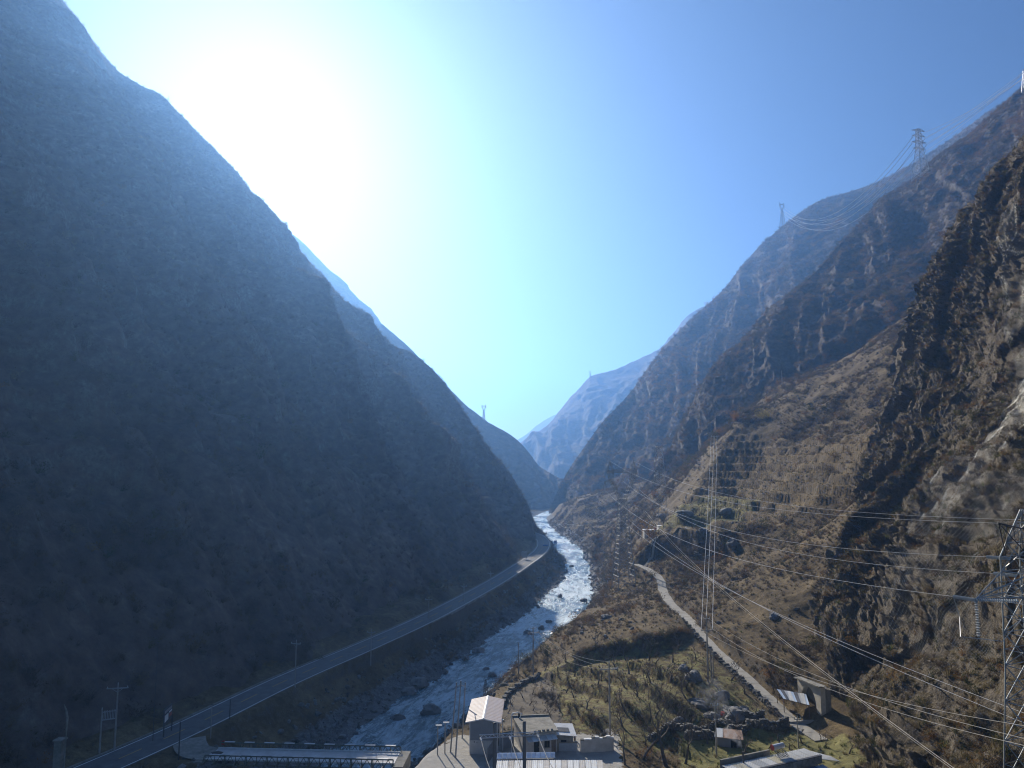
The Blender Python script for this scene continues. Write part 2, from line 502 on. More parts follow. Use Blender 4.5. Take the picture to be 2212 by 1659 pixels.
CP = []
for px, py, z in [(900, 1650, 0), (960, 1600, -0.5), (1040, 1630, 0), (1200, 1620, 0), (1300, 1600, 0.2), (1100, 1500, -1.2), (1150, 1465, -2.0), (1060, 1540, -1.0), (1250, 1500, 0.8), (1350, 1480, 3.2), (1250, 1430, 1.6),
                  (1330, 1412, 3.6), (1330, 1350, 6.0), (1270, 1370, 5.0), (1400, 1360, 7.0), (1450, 1430, 4.6), (1450, 1500, 3.8), (1400, 1570, 2.0), (1500, 1560, 2.0), (1500, 1480, 4.4), (1300, 1268, 3.0), (1385, 1268, 5.2),
                  (1250, 1335, 2.0), (1200, 1420, 0.0), (1275, 1295, 1.5), (1600, 1600, 1.4), (1750, 1612, 2.0), (1450, 1640, 0.3), (1650, 1655, 1.3), (1550, 1560, 2.0), (1560, 1500, 3.0), (1600, 1470, 4.2),
                  (1360, 1300, 6.0), (1340, 1230, 7.0), (1640, 1575, 1.8), (1790, 1575, 2.6)]:
    CP.append(PZ(px, py, z))
for px, py, y in [(1600, 1300, 165), (1700, 1200, 180), (1850, 1100, 182), (1750, 1000, 230), (1900, 900, 240), (1690, 830, 360), (1990, 660, 330), (1540, 930, 320), (1500, 1050, 280), (1430, 1106, 262), (1600, 960, 300),
                  (1470, 1150, 244), (1450, 1162, 240), (1880, 1040, 172), (1620, 1080, 245), (1600, 1160, 215),
                  (1340, 1192, 256), (1335, 1150, 300), (1372, 1090, 300), (1560, 1230, 200), (1500, 1200, 216), (1800, 800, 340), (1900, 730, 335), (1650, 880, 330), (1480, 990, 300), (1700, 1100, 205), (1720, 1400, 128), (1650, 1400, 138)]:
    CP.append(P(px, py, y))
for px, py, y, dz in [(1800, 1350, 132, 5), (2000, 1300, 102, 14), (2212, 1300, 84, 16), (2212, 1600, 74, 12), (1900, 1500, 97, 8), (1840, 1600, 97, 3), (1930, 1000, 160, 9), (2100, 900, 130, 22), (2212, 800, 115, 26), (2050, 720, 175, 20), (2150, 500, 175, 30)]:
    CP.append(P(px, py, y) - np.array([0, 0, dz]))
for v in [(65, 385, 20), (95, 420, 28), (140, 440, 52), (190, 420, 80), (240, 380, 110), (52, 335, 2), (45, 370, -4), (60, 440, 0), (60, 500, 4), (75, 560, 20), (60, 640, 10), (85, 420, 5), (120, 480, 30), (190, 480, 60), (260, 470, 90),
          (110, 100, 30), (150, 140, 60), (170, 200, 95), (200, 260, 120), (230, 320, 125), (80, 60, 15), (60, 30, 8), (30, 40, 2), (20, 70, 0.5), (0, 60, 0), (0, 20, 0), (-15, 90, 0), (30, 0, 4), (80, 0, 15), (45, 82, 2.0), (30, 90, 1.0),
          (-60, 30, 0), (-75, 90, 1.5), (-80, 60, 1.5), (-110, 30, 3), (-40, 180, 1.5), (-15, 250, 2), (0, 310, 2), (10, 370, 1), (-60, 140, 1.5), (-45, 220, 4), (-25, 290, 6), (-5, 360, 6), (5, 430, 4), (0, 500, 5), (0, 560, 6), (-10, 620, 2), (0, 700, -4), (10, 780, -9),
          (-150, 60, 4), (-150, 300, 4), (-150, 700, 4), (120, 700, 15), (200, 800, 15), (300, 300, 150), (300, 100, 110), (300, 600, 100), (40, 900, -10), (200, 1000, -10), (-100, 1000, -10)]:
    CP.append(np.array(v, float))
CP = np.array(CP)
def _phi(r): return np.sqrt(r * r + 9.0 ** 2)
_D = np.linalg.norm(CP[:, None, :2] - CP[None, :, :2], axis=2)
_A = _phi(_D) - np.eye(len(CP)) * 1.5
_wts = np.linalg.solve(_A, CP[:, 2] - 2.0)

def base_height(x, y):
    out = np.zeros(x.shape)
    for k in range(0, len(x), 40000):
        s = slice(k, k + 40000)
        d = np.sqrt((x[s, None] - CP[None, :, 0]) ** 2 + (y[s, None] - CP[None, :, 1]) ** 2)
        out[s] = _phi(d) @ _wts + 2.0
    return out

def in_poly(x, y, poly):
    c = np.zeros(x.shape, bool)
    n = len(poly)
    for i in range(n):
        x0, y0 = poly[i][:2]; x1, y1 = poly[(i + 1) % n][:2]
        k = ((y0 > y) != (y1 > y))
        with np.errstate(divide='ignore', invalid='ignore'):
            c ^= k & (x < (x1 - x0) * (y - y0) / (y1 - y0) + x0)
    return c

def poly_mask(x, y, poly, soft):
    """1 inside, fading over soft metres outside"""
    inside = in_poly(x, y, poly)
    ring = np.array([p[:2] for p in poly] + [poly[0][:2]], float)
    d, _, _ = dist_line(x, y, ring)
    return np.where(inside, 1.0, 1 - np.clip(d / soft, 0, 1))

YARD = [PZ(880, 1632, 0), PZ(985, 1620, 0), PZ(1005, 1598, 0), PZ(1300, 1600, 0), PZ(1310, 1700, 0), PZ(1000, 1800, 0), PZ(860, 1700, 0)]
ORCH = [PZ(1100, 1480, -1), PZ(1180, 1440, 0), PZ(1330, 1410, 2.6), PZ(1480, 1415, 4.5), PZ(1590, 1480, 4), PZ(1650, 1555, 2.5), PZ(1500, 1610, 1.5), PZ(1240, 1610, 0), PZ(1080, 1530, -1)]
UPT = [P(1440, 1130, 255), P(1390, 1100, 285), P(1450, 1000, 300), P(1540, 935, 318), P(1700, 960, 270), P(1860, 980, 215), P(1850, 1050, 190), P(1700, 1110, 208), P(1560, 1150, 222), P(1480, 1165, 238)]
FIELD = [P(1400, 1135, 258), P(1420, 1110, 266), P(1560, 1080, 262), P(1640, 1100, 228), P(1600, 1130, 225), P(1480, 1160, 240)]

def ground_fields(x, y):
    z = base_height(x, y)
    p3 = np.stack([x, y, np.zeros_like(x)], 1)
    riv_d, riv_s, _ = dist_line(x, y, RIV[::3])
    road_d, road_s, _ = dist_line(x, y, ROAD[::3])
    path_d, path_s, path_i = dist_line(x, y, PATH[::2, :2])
    edge = riv_d - RIV_HALF(y)
    # relief
    slope_zone = smooth(4, 14, z)
    n1 = fbm(p3, 34, 5, 101); n2 = fbm(p3, 9, 4, 131); n3 = fbm(p3, 16, 5, 151, ridged=True)
    z = z + slope_zone * (2.6 * n1 + 0.9 * n2 + 1.6 * n3) + (1 - slope_zone) * (0.35 * n2)
    n4 = fbm(p3, 3.2, 3, 161)
    # terraces of the orchard and of the upper fields
    m_or = poly_mask(x, y, ORCH, 6.0)
    m_up = poly_mask(x, y, UPT, 10.0)
    def terrace(zz, h, sharp):
        k = zz / h
        f = k - np.floor(k)
        return (np.floor(k) + smooth(1 - sharp, 1.0, f) + 0.10 * f) * h
    tilt = 0.035 * (x - 20) + 0.05 * n2 * 4
    def scarp(zz, pts, h, w, rad):
        ln = np.array([(p_[0], p_[1]) for p_ in pts])
        d_, s_, _i = dist_line(x, y, ln)
        sd = -d_ * s_ + 1.0 * n2 + 0.8 * n4
        return zz + h * 0.5 * np.clip(sd / w, -1, 1) * np.exp(-(d_ / rad) ** 2)
    for pts, h in (([(1190, 1455, 0), (1280, 1500, 1), (1400, 1560, 2), (1470, 1600, 2)], 1.5), ([(1165, 1495, -1), (1230, 1540, 0), (1310, 1585, 0.5)], 1.3), ([(1260, 1440, 2), (1350, 1475, 3), (1470, 1530, 3), (1560, 1575, 2)], 1.5),
                   ([(1370, 1440, 3.5), (1470, 1475, 4), (1540, 1520, 3.2), (1600, 1560, 2.5)], 1.6)):
        z = scarp(z, [PZ(*p_) for p_ in pts], h * 0.9, 0.35, 3.5)
    z = scarp(z, [PZ(1255, 1412, 3.4), PZ(1290, 1406, 4), PZ(1340, 1403, 4.2), PZ(1372, 1408, 4.2)], 1.6, 0.4, 4.0)
    z = scarp(z, [PZ(1405, 1410, 4.2), PZ(1440, 1402, 5), PZ(1470, 1394, 5.4)], 1.5, 0.4, 3.5)
    z = scarp(z, [P(1350, 1205, 250), P(1385, 1200, 243), P(1415, 1190, 240), P(1450, 1180, 236), P(1500, 1175, 226), P(1545, 1180, 214)], 6.0, 1.0, 12)
    z = scarp(z, [P(1480, 1140, 246), P(1540, 1120, 240), P(1620, 1110, 228)], 2.0, 0.7, 8)
    z = z * (1 - m_up) + m_up * (terrace(z - 0.6 * n2 + 1.2 * n1, 3.0, 0.32) + 0.1 * n2 + 0.2 * n4)
    # rough ledge that breaks away above the orchard
    led = dist_line(x, y, np.array([PZ(1245, 1392, 3)[:2], PZ(1330, 1388, 4)[:2], PZ(1420, 1390, 5)[:2]]))
    # yard
    m_y = poly_mask(x, y, YARD, 5.0)
    z = z * (1 - m_y) + m_y * 0.0
    # road bench on the left bank
    rz = 0.0
    k = 1 - smooth(ROAD_HALF + 0.8, ROAD_HALF + 4.5, road_d)
    z = z * (1 - k) + rz * k - 0.03 * k
    # path
    ph = np.interp(path_i * 2, np.arange(len(PATH)), PATH[:, 2])
    k = 1 - smooth(PATH_HALF + 0.3, PATH_HALF + 2.0, path_d)
    z = z * (1 - k) + (ph - 0.06) * k
    # river channel
    rough = 1.0 * n2 + 1.2 * fbm(p3, 4.0, 3, 171)
    sl = np.where(riv_s > 0, 0.8, 0.6)
    e = edge + 0.9 * fbm(p3, 5.0, 3, 181)
    chan = np.where(e < 0, RIV_Z - 0.1 + np.clip(e, -3, 0) * 0.5, RIV_Z - 0.1 + e * sl * np.clip(0.38 + 0.07 * e, 0.38, 1.3) + rough * smooth(0, 3, e) * 0.5)
    kk = np.minimum(z, chan)
    keep_road = 1 - smooth(ROAD_HALF, ROAD_HALF + 1.2, road_d)
    z = np.where(keep_road > 0.5, z, kk)
    z = z - 3.0 * smooth(700, 800, y)
    ab = np.hypot(x + 45.5, y - 109.7)                 # bridge approach
    k = 1 - smooth(3.5, 6.5, ab)
    z = np.where(road_d < ROAD_HALF + 0.6, z, z * (1 - k) - 0.5 * k)
    return z, dict(edge=edge, side=riv_s, road=road_d, path=path_d, orch=m_or, up=m_up, yard=m_y, n1=n1, n2=n2)

NR_G, NC_G = 640, 680
ys = np.geomspace(34, 1150, NR_G)
ss = np.linspace(-0.86, 0.98, NC_G)
ss = np.sign(ss) * np.abs(ss) ** 1.15
GY, GS = np.meshgrid(ys, ss, indexing='ij')
gx, gy = (GS * GY).ravel(), GY.ravel()
gz, GF = ground_fields(gx, gy)
m_gn = None

def ground_h(x, y):
    """height of the finished ground sheet (bilinear in its own grid)"""
    x = np.atleast_1d(np.asarray(x, float)); y = np.atleast_1d(np.asarray(y, float))
    Z = gz.reshape(NR_G, NC_G)
    i = np.clip(np.log(y / ys[0]) / math.log(ys[-1] / ys[0]) * (NR_G - 1), 0, NR_G - 1.001)
    s = np.clip(x / y, ss[0], ss[-1])
    j = np.clip(np.interp(s, ss, np.arange(NC_G)), 0, NC_G - 1.001)
    i0, j0 = i.astype(int), j.astype(int); a, b = i - i0, j - j0
    return (Z[i0, j0] * (1 - a) * (1 - b) + Z[i0 + 1, j0] * a * (1 - b) + Z[i0, j0 + 1] * (1 - a) * b + Z[i0 + 1, j0 + 1] * a * b)
def gh(x, y): return float(ground_h(x, y)[0])

def ground_mat():
    m, n, l, b = mat_new("valley_ground")
    co = objco(n)
    f1 = noise(n, l, 0.09, 7, 0.68, co)
    f2 = noise(n, l, 0.8, 6, 0.7, co)
    f3 = noise(n, l, 4.5, 5, 0.75, co)
    f = math_n(n, l, 'ADD', math_n(n, l, 'MULTIPLY', f1, 0.4), math_n(n, l, 'ADD', math_n(n, l, 'MULTIPLY', f2, 0.35), math_n(n, l, 'MULTIPLY', f3, 0.25)))
    scrub = ramp(n, l, f, [(0.36, (0.05, 0.035, 0.02)), (0.47, (0.105, 0.075, 0.038)), (0.56, (0.185, 0.137, 0.07)), (0.68, (0.29, 0.225, 0.125))])
    grass = ramp(n, l, f, [(0.36, (0.08, 0.065, 0.03)), (0.47, (0.17, 0.155, 0.06)), (0.56, (0.24, 0.22, 0.085)), (0.68, (0.32, 0.27, 0.14))])
    dirt = ramp(n, l, f, [(0.36, (0.09, 0.075, 0.06)), (0.5, (0.16, 0.135, 0.1)), (0.66, (0.24, 0.205, 0.155))])
    stone = ramp(n, l, math_n(n, l, 'ADD', math_n(n, l, 'MULTIPLY', f3, 0.6), math_n(n, l, 'MULTIPLY', f2, 0.4)), [(0.36, (0.05, 0.05, 0.05)), (0.5, (0.13, 0.125, 0.12)), (0.66, (0.27, 0.265, 0.255))])
    conc = ramp(n, l, f, [(0.36, (0.3, 0.285, 0.25)), (0.5, (0.4, 0.38, 0.34)), (0.66, (0.48, 0.46, 0.41))])
    def blend(base, other, mask, lo=0.45, hi=0.6):
        k = math_n(n, l, 'ADD', attr(n, mask), math_n(n, l, 'MULTIPLY', math_n(n, l, 'SUBTRACT', f2, 0.5), 0.8))
        return mixc(n, l, ramp(n, l, k, [(lo, (0, 0, 0)), (hi, (1, 1, 1))]), base, other)
    c = blend(scrub, grass, "grass")
    c = blend(c, dirt, "dirt")
    geo = n.new("ShaderNodeNewGeometry")
    sep = n.new("ShaderNodeSeparateXYZ"); l.new(geo.outputs["Normal"], sep.inputs[0])
    rk = math_n(n, l, 'ADD', math_n(n, l, 'SUBTRACT', 0.8, sep.outputs[2]), math_n(n, l, 'MULTIPLY', math_n(n, l, 'SUBTRACT', f2, 0.5), 1.2))
    c = mixc(n, l, ramp(n, l, rk, [(0.12, (0, 0, 0)), (0.4, (1, 1, 1))]), c, ramp(n, l, f3, [(0.3, (0.05, 0.042, 0.034)), (0.7, (0.15, 0.13, 0.105))]))
    c = blend(c, stone, "stone")
    c = blend(c, conc, "conc", 0.49, 0.51)
    l.new(c, b.inputs["Base Color"])
    b.inputs["Roughness"].default_value = 0.95
    b.inputs["Specular IOR Level"].default_value = 0.15
    bump(n, l, b, math_n(n, l, 'ADD', f3, math_n(n, l, 'MULTIPLY', f2, 2.0)), 0.5, 0.35)
    return m
M_GROUND = ground_mat()
me = np_mesh("ground", np.stack([gx, gy, gz], 1), grid_faces(NR_G, NC_G))
HOUSE_PLOT = [PZ(1100, 1500, -1), PZ(1180, 1450, 0), PZ(1200, 1560, 0), PZ(1090, 1570, 0)]
dirt_m = poly_mask(gx, gy, HOUSE_PLOT, 2.5)
GARDEN = [PZ(1480, 1600, 1), PZ(1600, 1580, 1.5), PZ(1810, 1590, 3), PZ(1870, 1659, 3), PZ(1480, 1659, 0.5)]
garden_m = poly_mask(gx, gy, GARDEN, 3.0)
field_m = poly_mask(gx, gy, FIELD, 4.0)
add_attr(me, "grass", np.clip(np.maximum.reduce([GF['orch'] * 0.52, garden_m * 0.7, field_m * 0.56, GF['up'] * 0.4]), 0, 1))
add_attr(me, "dirt", dirt_m)
add_attr(me, "stone", (1 - smooth(3.0, 9.0, GF['edge'])) * (1 - GF['yard']))
add_attr(me, "conc", GF['yard'] * 1.0)
o_ground = link("ground", me, M_GROUND)
tag(o_ground, "valley floor with banks, orchard terraces and scrubby fan", "ground", kind="structure")

def cells(p, scale, seed):
    """a random level (-0.5..0.5) for the nearest cell point: broken, blocky rock"""
    q = p / scale
    f = np.floor(q).astype(np.int64)
    best = np.full(len(q), 1e9); val = np.zeros(len(q))
    for a in (-1, 0, 1):
        for b in (-1, 0, 1):
            for c in (-1, 0, 1):
                i, j, k = f[:, 0] + a, f[:, 1] + b, f[:, 2] + c
                dx = i + _hash(i, j, k, seed) - q[:, 0]
                dy = j + _hash(i, j, k, seed + 1) - q[:, 1]
                dz = k + _hash(i, j, k, seed + 2) - q[:, 2]
                dd = dx * dx + dy * dy + dz * dz
                m = dd < best
                best[m] = dd[m]
                val[m] = _hash(i[m], j[m], k[m], seed + 3)
    return val - 0.5

# ------------------------------------------------------------------ near right cliff
_c = [
    [(1985, 655, 215), (2030, 590, 200), (2100, 480, 187), (2160, 410, 177), (2250, 310, 167), (2420, 130, 150)],
    [(1998, 705, 196), (2060, 650, 180), (2130, 600, 166), (2200, 555, 152), (2300, 500, 137), (2450, 440, 118)],
    [(1985, 800, 181), (2030, 795, 166), (2100, 780, 150), (2180, 760, 133), (2300, 740, 116), (2450, 720, 96)],
    [(1908, 960, 172), (1970, 950, 156), (2050, 930, 139), (2150, 920, 121), (2300, 900, 101), (2450, 900, 86)],
    [(1862, 1085, 165), (1920, 1090, 149), (2000, 1080, 129), (2120, 1070, 109), (2280, 1060, 91), (2450, 1060, 76)],
    [(1858, 1200, 150), (1900, 1200, 138), (1980, 1200, 118), (2100, 1200, 99), (2260, 1200, 83), (2450, 1200, 69)],
    [(1800, 1350, 128), (1870, 1350, 118), (1960, 1350, 104), (2080, 1350, 91), (2250, 1350, 77), (2450, 1350, 63)],
    [(1790, 1480, 113), (1860, 1490, 103), (1950, 1490, 93), (2070, 1490, 83), (2250, 1490, 71), (2450, 1490, 57)],
    [(1850, 1610, 97), (1900, 1615, 89), (1980, 1625, 81), (2080, 1635, 74), (2250, 1650, 64), (2450, 1660, 51)],
    [(1850, 1720, 90), (1930, 1730, 83), (2010, 1740, 76), (2110, 1750, 69), (2260, 1770, 60), (2450, 1790, 48)],
]
_g = np.array([[P(*c) for c in row] for row in _c])
left = _g[:, :1] + np.array([14., 34., -6.])          # the face turns away behind its left edge
_g = np.concatenate([left, _g], 1)
top = _g[:1] + np.array([18., 60., -22.])
_g = np.concatenate([top, _g], 0)
G_CL = patch(_g, 430, 430)
N = grid_normals(G_CL)
if N[200, 200, 0] > 0: N = -N; fl = True
else: fl = False
q = G_CL.reshape(-1, 3)
qs = q * np.array([1, 1, 0.55])
pv = q - np.array([0, 0, CAM_Z])
crag = np.linspace(0, 1, G_CL.shape[1])[None].repeat(G_CL.shape[0], 0).ravel()
row = np.linspace(0, 1, G_CL.shape[0])[:, None].repeat(G_CL.shape[1], 1).ravel()
crag = np.clip(1.15 - smooth(0.30, 0.55, crag + 0.22 * fbm(q, 25, 3, 205)) + 0.7 * smooth(0.35, 0.1, row) , 0.12, 1) * (1 - 0.75 * smooth(0.68, 0.8, row))
d = 5.0 * fbm(qs, 30, 5, 201, 0.5, ridged=True) + 1.6 * fbm(q, 10, 4, 211, 0.5) + crag * (1.2 * fbm(q * np.array([1, 1, 0.7]), 6, 4, 221, 0.55, ridged=True)) + (1 - crag) * 0.5 * fbm(q, 3.0, 3, 223)
strata = q @ np.array([0.35, 0.15, 0.92]) + 2.0 * fbm(q, 14, 3, 231)
st = strata / 2.4
d += 0.9 * (smooth(0.55, 0.95, st - np.floor(st)) - 0.5) * smooth(-0.2, 0.3, fbm(q, 22, 3, 241))
d -= 2.6 * smooth(0.6, 0.74, row) + 0.8
wq = q + 2.5 * np.stack([fbm(q, 8, 3, 251), fbm(q, 8, 3, 257), fbm(q, 8, 3, 263)], 1)
d += crag * (5.6 * cells(wq * np.array([1, 1, 0.45]), 9.5, 281) + 1.5 * cells(wq * np.array([1, 1, 0.6]), 3.2, 283) + 0.6 * cells(wq, 1.4, 285))
vi = np.linspace(0, 1, G_CL.shape[1])[None].repeat(G_CL.shape[0], 0).ravel()
G_CL0, N_CL0, D_CL = G_CL.copy(), N.copy(), d.reshape(G_CL.shape[:2]).copy()
G_CL = G_CL + N * d.reshape(G_CL.shape[:2])[:, :, None]
me = np_mesh("cliff", G_CL, grid_faces(*G_CL.shape[:2], flip=not fl), False)
o_cliff = link("cliff", me, M_CLIFF)
tag(o_cliff, "rugged brown rock cliff at the right edge, hung with steel netting", "cliff", kind="structure")

# ------------------------------------------------------------------ river
def river_mat():
    m, n, l, b = mat_new("river_water")
    co = objco(n)
    cmb = n.new("ShaderNodeCombineXYZ")
    l.new(math_n(n, l, 'MULTIPLY', attr(n, "along"), 0.32), cmb.inputs[0]); l.new(attr(n, "across"), cmb.inputs[1])
    fl = cmb.outputs[0]
    f1 = noise(n, l, 0.3, 6, 0.7, fl, dist=0.9)
    f2 = noise(n, l, 1.1, 6, 0.72, fl, dist=0.7)
    f3 = noise(n, l, 3.0, 4, 0.7, co)
    f = math_n(n, l, 'ADD', math_n(n, l, 'MULTIPLY', f1, 0.5), math_n(n, l, 'ADD', math_n(n, l, 'MULTIPLY', f2, 0.35), math_n(n, l, 'MULTIPLY', f3, 0.15)))
    f = math_n(n, l, 'ADD', f, math_n(n, l, 'MULTIPLY', attr(n, "foam"), 0.22))
    k = ramp(n, l, f, [(0.54, (0, 0, 0)), (0.72, (1, 1, 1))])
    c = mixc(n, l, k, (0.025, 0.1, 0.135), (0.55, 0.68, 0.74))
    l.new(c, b.inputs["Base Color"])
    l.new(math_n(n, l, 'ADD', 0.12, math_n(n, l, 'MULTIPLY', k, 0.5)), b.inputs["Roughness"])
    b.inputs["IOR"].default_value = 1.33
    b.inputs["Specular IOR Level"].default_value = 0.7
    bump(n, l, b, math_n(n, l, 'ADD', f2, math_n(n, l, 'MULTIPLY', f3, 0.35)), 0.9, 0.5)
    return m
nv = 34
rl = arcparam(np.c_[RIVER, np.zeros(len(RIVER))], 900)[:, :2]
tang = np.gradient(rl, axis=0); tang /= np.linalg.norm(tang, axis=1, keepdims=True)
nor = np.stack([tang[:, 1], -tang[:, 0]], 1)
off = np.linspace(-1, 1, nv)
rw = RIV_HALF(rl[:, 1]) + 1.8
RXY = rl[:, None] + nor[:, None] * (off[None, :, None] * rw[:, None, None])
rp = np.c_[RXY.reshape(-1, 2), np.zeros(900 * nv)]
rp[:, 2] = RIV_Z + 0.35 * fbm(rp * np.array([1, 1, 1]), 5.0, 4, 301, 0.55) + 0.18 * fbm(rp, 1.8, 3, 311)
me = np_mesh("river", rp, grid_faces(900, nv, flip=True))
foam = 0.5 + 0.5 * fbm(rp, 26, 3, 321)
add_attr(me, "foam", foam)
add_attr(me, "along", np.repeat(np.linspace(0, np.linalg.norm(np.diff(rl, axis=0), axis=1).sum(), 900), nv))
add_attr(me, "across", (off[None] * rw[:, None]).ravel())
o_river = link("river", me, river_mat())
tag(o_river, "shallow mountain river with white riffles winding down the valley", "river", kind="structure")

# ------------------------------------------------------------------ scrub, grass and loose stone (uncountable cover)
PROTO = bpy.data.collections.new("cover_sources")      # sources only, not linked into the scene

def veg_mat(name, cols, rough=0.9, trans=0.0):
    m, n, l, b = mat_new(name)
    oi = n.new("ShaderNodeObjectInfo")
    c = ramp(n, l, oi.outputs["Random"], [(i / (len(cols) - 1), c) for i, c in enumerate(cols)])
    f = noise(n, l, 2.5, 3, 0.6, objco(n))
    c = mixc(n, l, 0.55, c, ramp(n, l, f, [(0.3, (0.25, 0.25, 0.25)), (0.7, (1, 1, 1))]), 'MULTIPLY')
    l.new(c, b.inputs["Base Color"])
    b.inputs["Roughness"].default_value = rough
    b.inputs["Specular IOR Level"].default_value = 0.1
    if trans:
        b.inputs["Subsurface Weight"].default_value = 0
        tr = n.new("ShaderNodeBsdfTranslucent"); l.new(c, tr.inputs[0])
        mx = n.new("ShaderNodeMixShader"); mx.inputs[0].default_value = trans
        out = n["Material Output"]
        l.new(b.outputs[0], mx.inputs[1]); l.new(tr.outputs[0], mx.inputs[2]); l.new(mx.outputs[0], out.inputs[0])
    return m

V_BARE = veg_mat("bare_scrub", [(0.085, 0.06, 0.042), (0.15, 0.108, 0.07), (0.2, 0.142, 0.083), (0.14, 0.112, 0.085), (0.26, 0.19, 0.11)], trans=0.3)
V_GREY = veg_mat("grey_scrub", [(0.1, 0.085, 0.075), (0.15, 0.13, 0.11), (0.12, 0.1, 0.085)], trans=0.3)
V_GOLD = veg_mat("autumn_scrub", [(0.2, 0.11, 0.04), (0.27, 0.13, 0.035), (0.32, 0.19, 0.06), (0.17, 0.11, 0.045)], trans=0.35)
V_OLIVE = veg_mat("olive_scrub", [(0.06, 0.07, 0.025), (0.09, 0.095, 0.035), (0.13, 0.12, 0.045), (0.11, 0.085, 0.04)], trans=0.3)
V_DGRASS = veg_mat("dry_grass", [(0.22, 0.17, 0.085), (0.27, 0.215, 0.11), (0.2, 0.165, 0.09), (0.3, 0.245, 0.14)], trans=0.35)
V_GGRASS = veg_mat("green_grass", [(0.12, 0.15, 0.035), (0.16, 0.18, 0.05), (0.2, 0.2, 0.06), (0.14, 0.13, 0.05)], trans=0.35)
V_ROCK = veg_mat("loose_rock", [(0.1, 0.098, 0.092), (0.2, 0.195, 0.185), (0.28, 0.275, 0.26), (0.16, 0.145, 0.125)], rough=0.85)

def shrub_mesh(name, seed, ntwig, nleaf, leaf, flat=0.8, mat=None):
    """unit bush (radius about 1): twigs fanning out of the root and small leaf or twig-tip flakes"""
    r = np.random.default_rng(seed)
    V, F = [], []
    def tri(a, b, c):
        o = len(V); V.extend([a, b, c]); F.append((o, o + 1, o + 2))
    lob = [(r.normal(0, 0.45, 3) * np.array([1, 1, 0.5]) + np.array([0, 0, 0.75]), r.uniform(0.45, 0.75)) for _ in range(5)]
    for k in range(ntwig):
        c, s = lob[r.integers(5)]
        v = r.normal(0, 1, 3); v /= np.linalg.norm(v)
        tip = c + v * s * r.uniform(0.5, 1.05); tip[2] = max(tip[2] * flat, 0.05)
        base = np.array([r.normal(0, .12), r.normal(0, .12), -0.1])
        mid = base * 0.5 + tip * 0.5 + r.normal(0, 0.08, 3)
        w = np.cross(tip - base, r.normal(0, 1, 3)); w = w / (np.linalg.norm(w) + 1e-6) * 0.022
        tri(base - w, base + w, mid + w * 0.6); tri(base - w, mid + w * .6, mid - w * .6); tri(mid - w * 0.6, mid + w * 0.6, tip)
    for k in range(nleaf):
        c, s = lob[r.integers(5)]
        v = r.normal(0, 1, 3); v /= np.linalg.norm(v)
        p = c + v * s * r.uniform(0.55, 1.0) ** 0.5; p[2] = max(p[2] * flat, 0.0)
        a = r.normal(0, 1, 3); a /= np.linalg.norm(a)
        b = np.cross(a, r.normal(0, 1, 3)); b /= np.linalg.norm(b) + 1e-6
        L = leaf * r.uniform(0.6, 1.4)
        tri(p - a * L, p + b * L * 0.45, p + a * L)
    me = bpy.data.meshes.new(name)
    me.from_pydata([tuple(v) for v in V], [], F)
    me.materials.append(mat)
    o = bpy.data.objects.new(name, me)
    return o

def tuft_mesh(name, seed, n, mat):
    r = np.random.default_rng(seed)
    V, F = [], []
    for k in range(n):
        t = r.uniform(0, 6.283); rr = abs(r.normal(0, 0.28))
        b = np.array([math.cos(t) * rr, math.sin(t) * rr, -0.05])
        lean = r.normal(0, 0.35, 2)
        h = r.uniform(0.5, 1.1)
        w = np.array([math.cos(t + 1.57), math.sin(t + 1.57), 0]) * 0.06
        o = len(V)
        V += [b - w, b + w, b + np.array([lean[0], lean[1], h])]
        F.append((o, o + 1, o + 2))
    me = bpy.data.meshes.new(name)
    me.from_pydata([tuple(v) for v in V], [], F)
    me.materials.append(mat)
    return bpy.data.objects.new(name, me)

def rock_mesh(name, seed, sub=1, mat=None, squash=0.7):
    bm = bmesh.new()
    bmesh.ops.create_icosphere(bm, subdivisions=sub, radius=1.0)
    p = np.array([v.co for v in bm.verts])
    off = np.array([seed * 3.1, seed * 7.7, seed * 1.3])
    d = 1 + 0.55 * cells(p + off, 0.9, 400 + seed) + 0.22 * fbm(p + off, 0.6, 3, 410 + seed)
    ax = np.array([1.0 + 0.35 * math.sin(seed * 2.1), 0.85 + 0.2 * math.cos(seed), squash])
    for v, k, q in zip(bm.verts, d, p):
        v.co = Vector(q * k * ax)
    me = bpy.data.meshes.new(name)
    bm.to_mesh(me); bm.free()
    if mat: me.materials.append(mat)
    return me

def proto_set(name, objs):
    c = bpy.data.collections.new(name)
    for i, o in enumerate(objs):
        o.name = "%s_%02d" % (name, i)
        c.objects.link(o)
    return c

SET_BARE = proto_set("bare", [shrub_mesh("s", 1, 46, 120, 0.11, mat=V_BARE), shrub_mesh("s", 2, 46, 120, 0.12, 0.7, V_BARE), shrub_mesh("s", 3, 50, 110, 0.1, 0.95, V_GREY), shrub_mesh("s", 4, 36, 150, 0.12, 0.8, V_OLIVE), shrub_mesh("s", 5, 30, 150, 0.13, 0.85, V_GOLD)])
SET_GRASS = proto_set("tuft", [tuft_mesh("t", 1, 26, V_DGRASS), tuft_mesh("t", 2, 26, V_DGRASS), tuft_mesh("t", 3, 26, V_GGRASS), tuft_mesh("t", 4, 24, V_OLIVE)])
SET_ROCK = proto_set("rubble", [bpy.data.objects.new("r", rock_mesh("r", k, 1, V_ROCK)) for k in range(1, 6)])

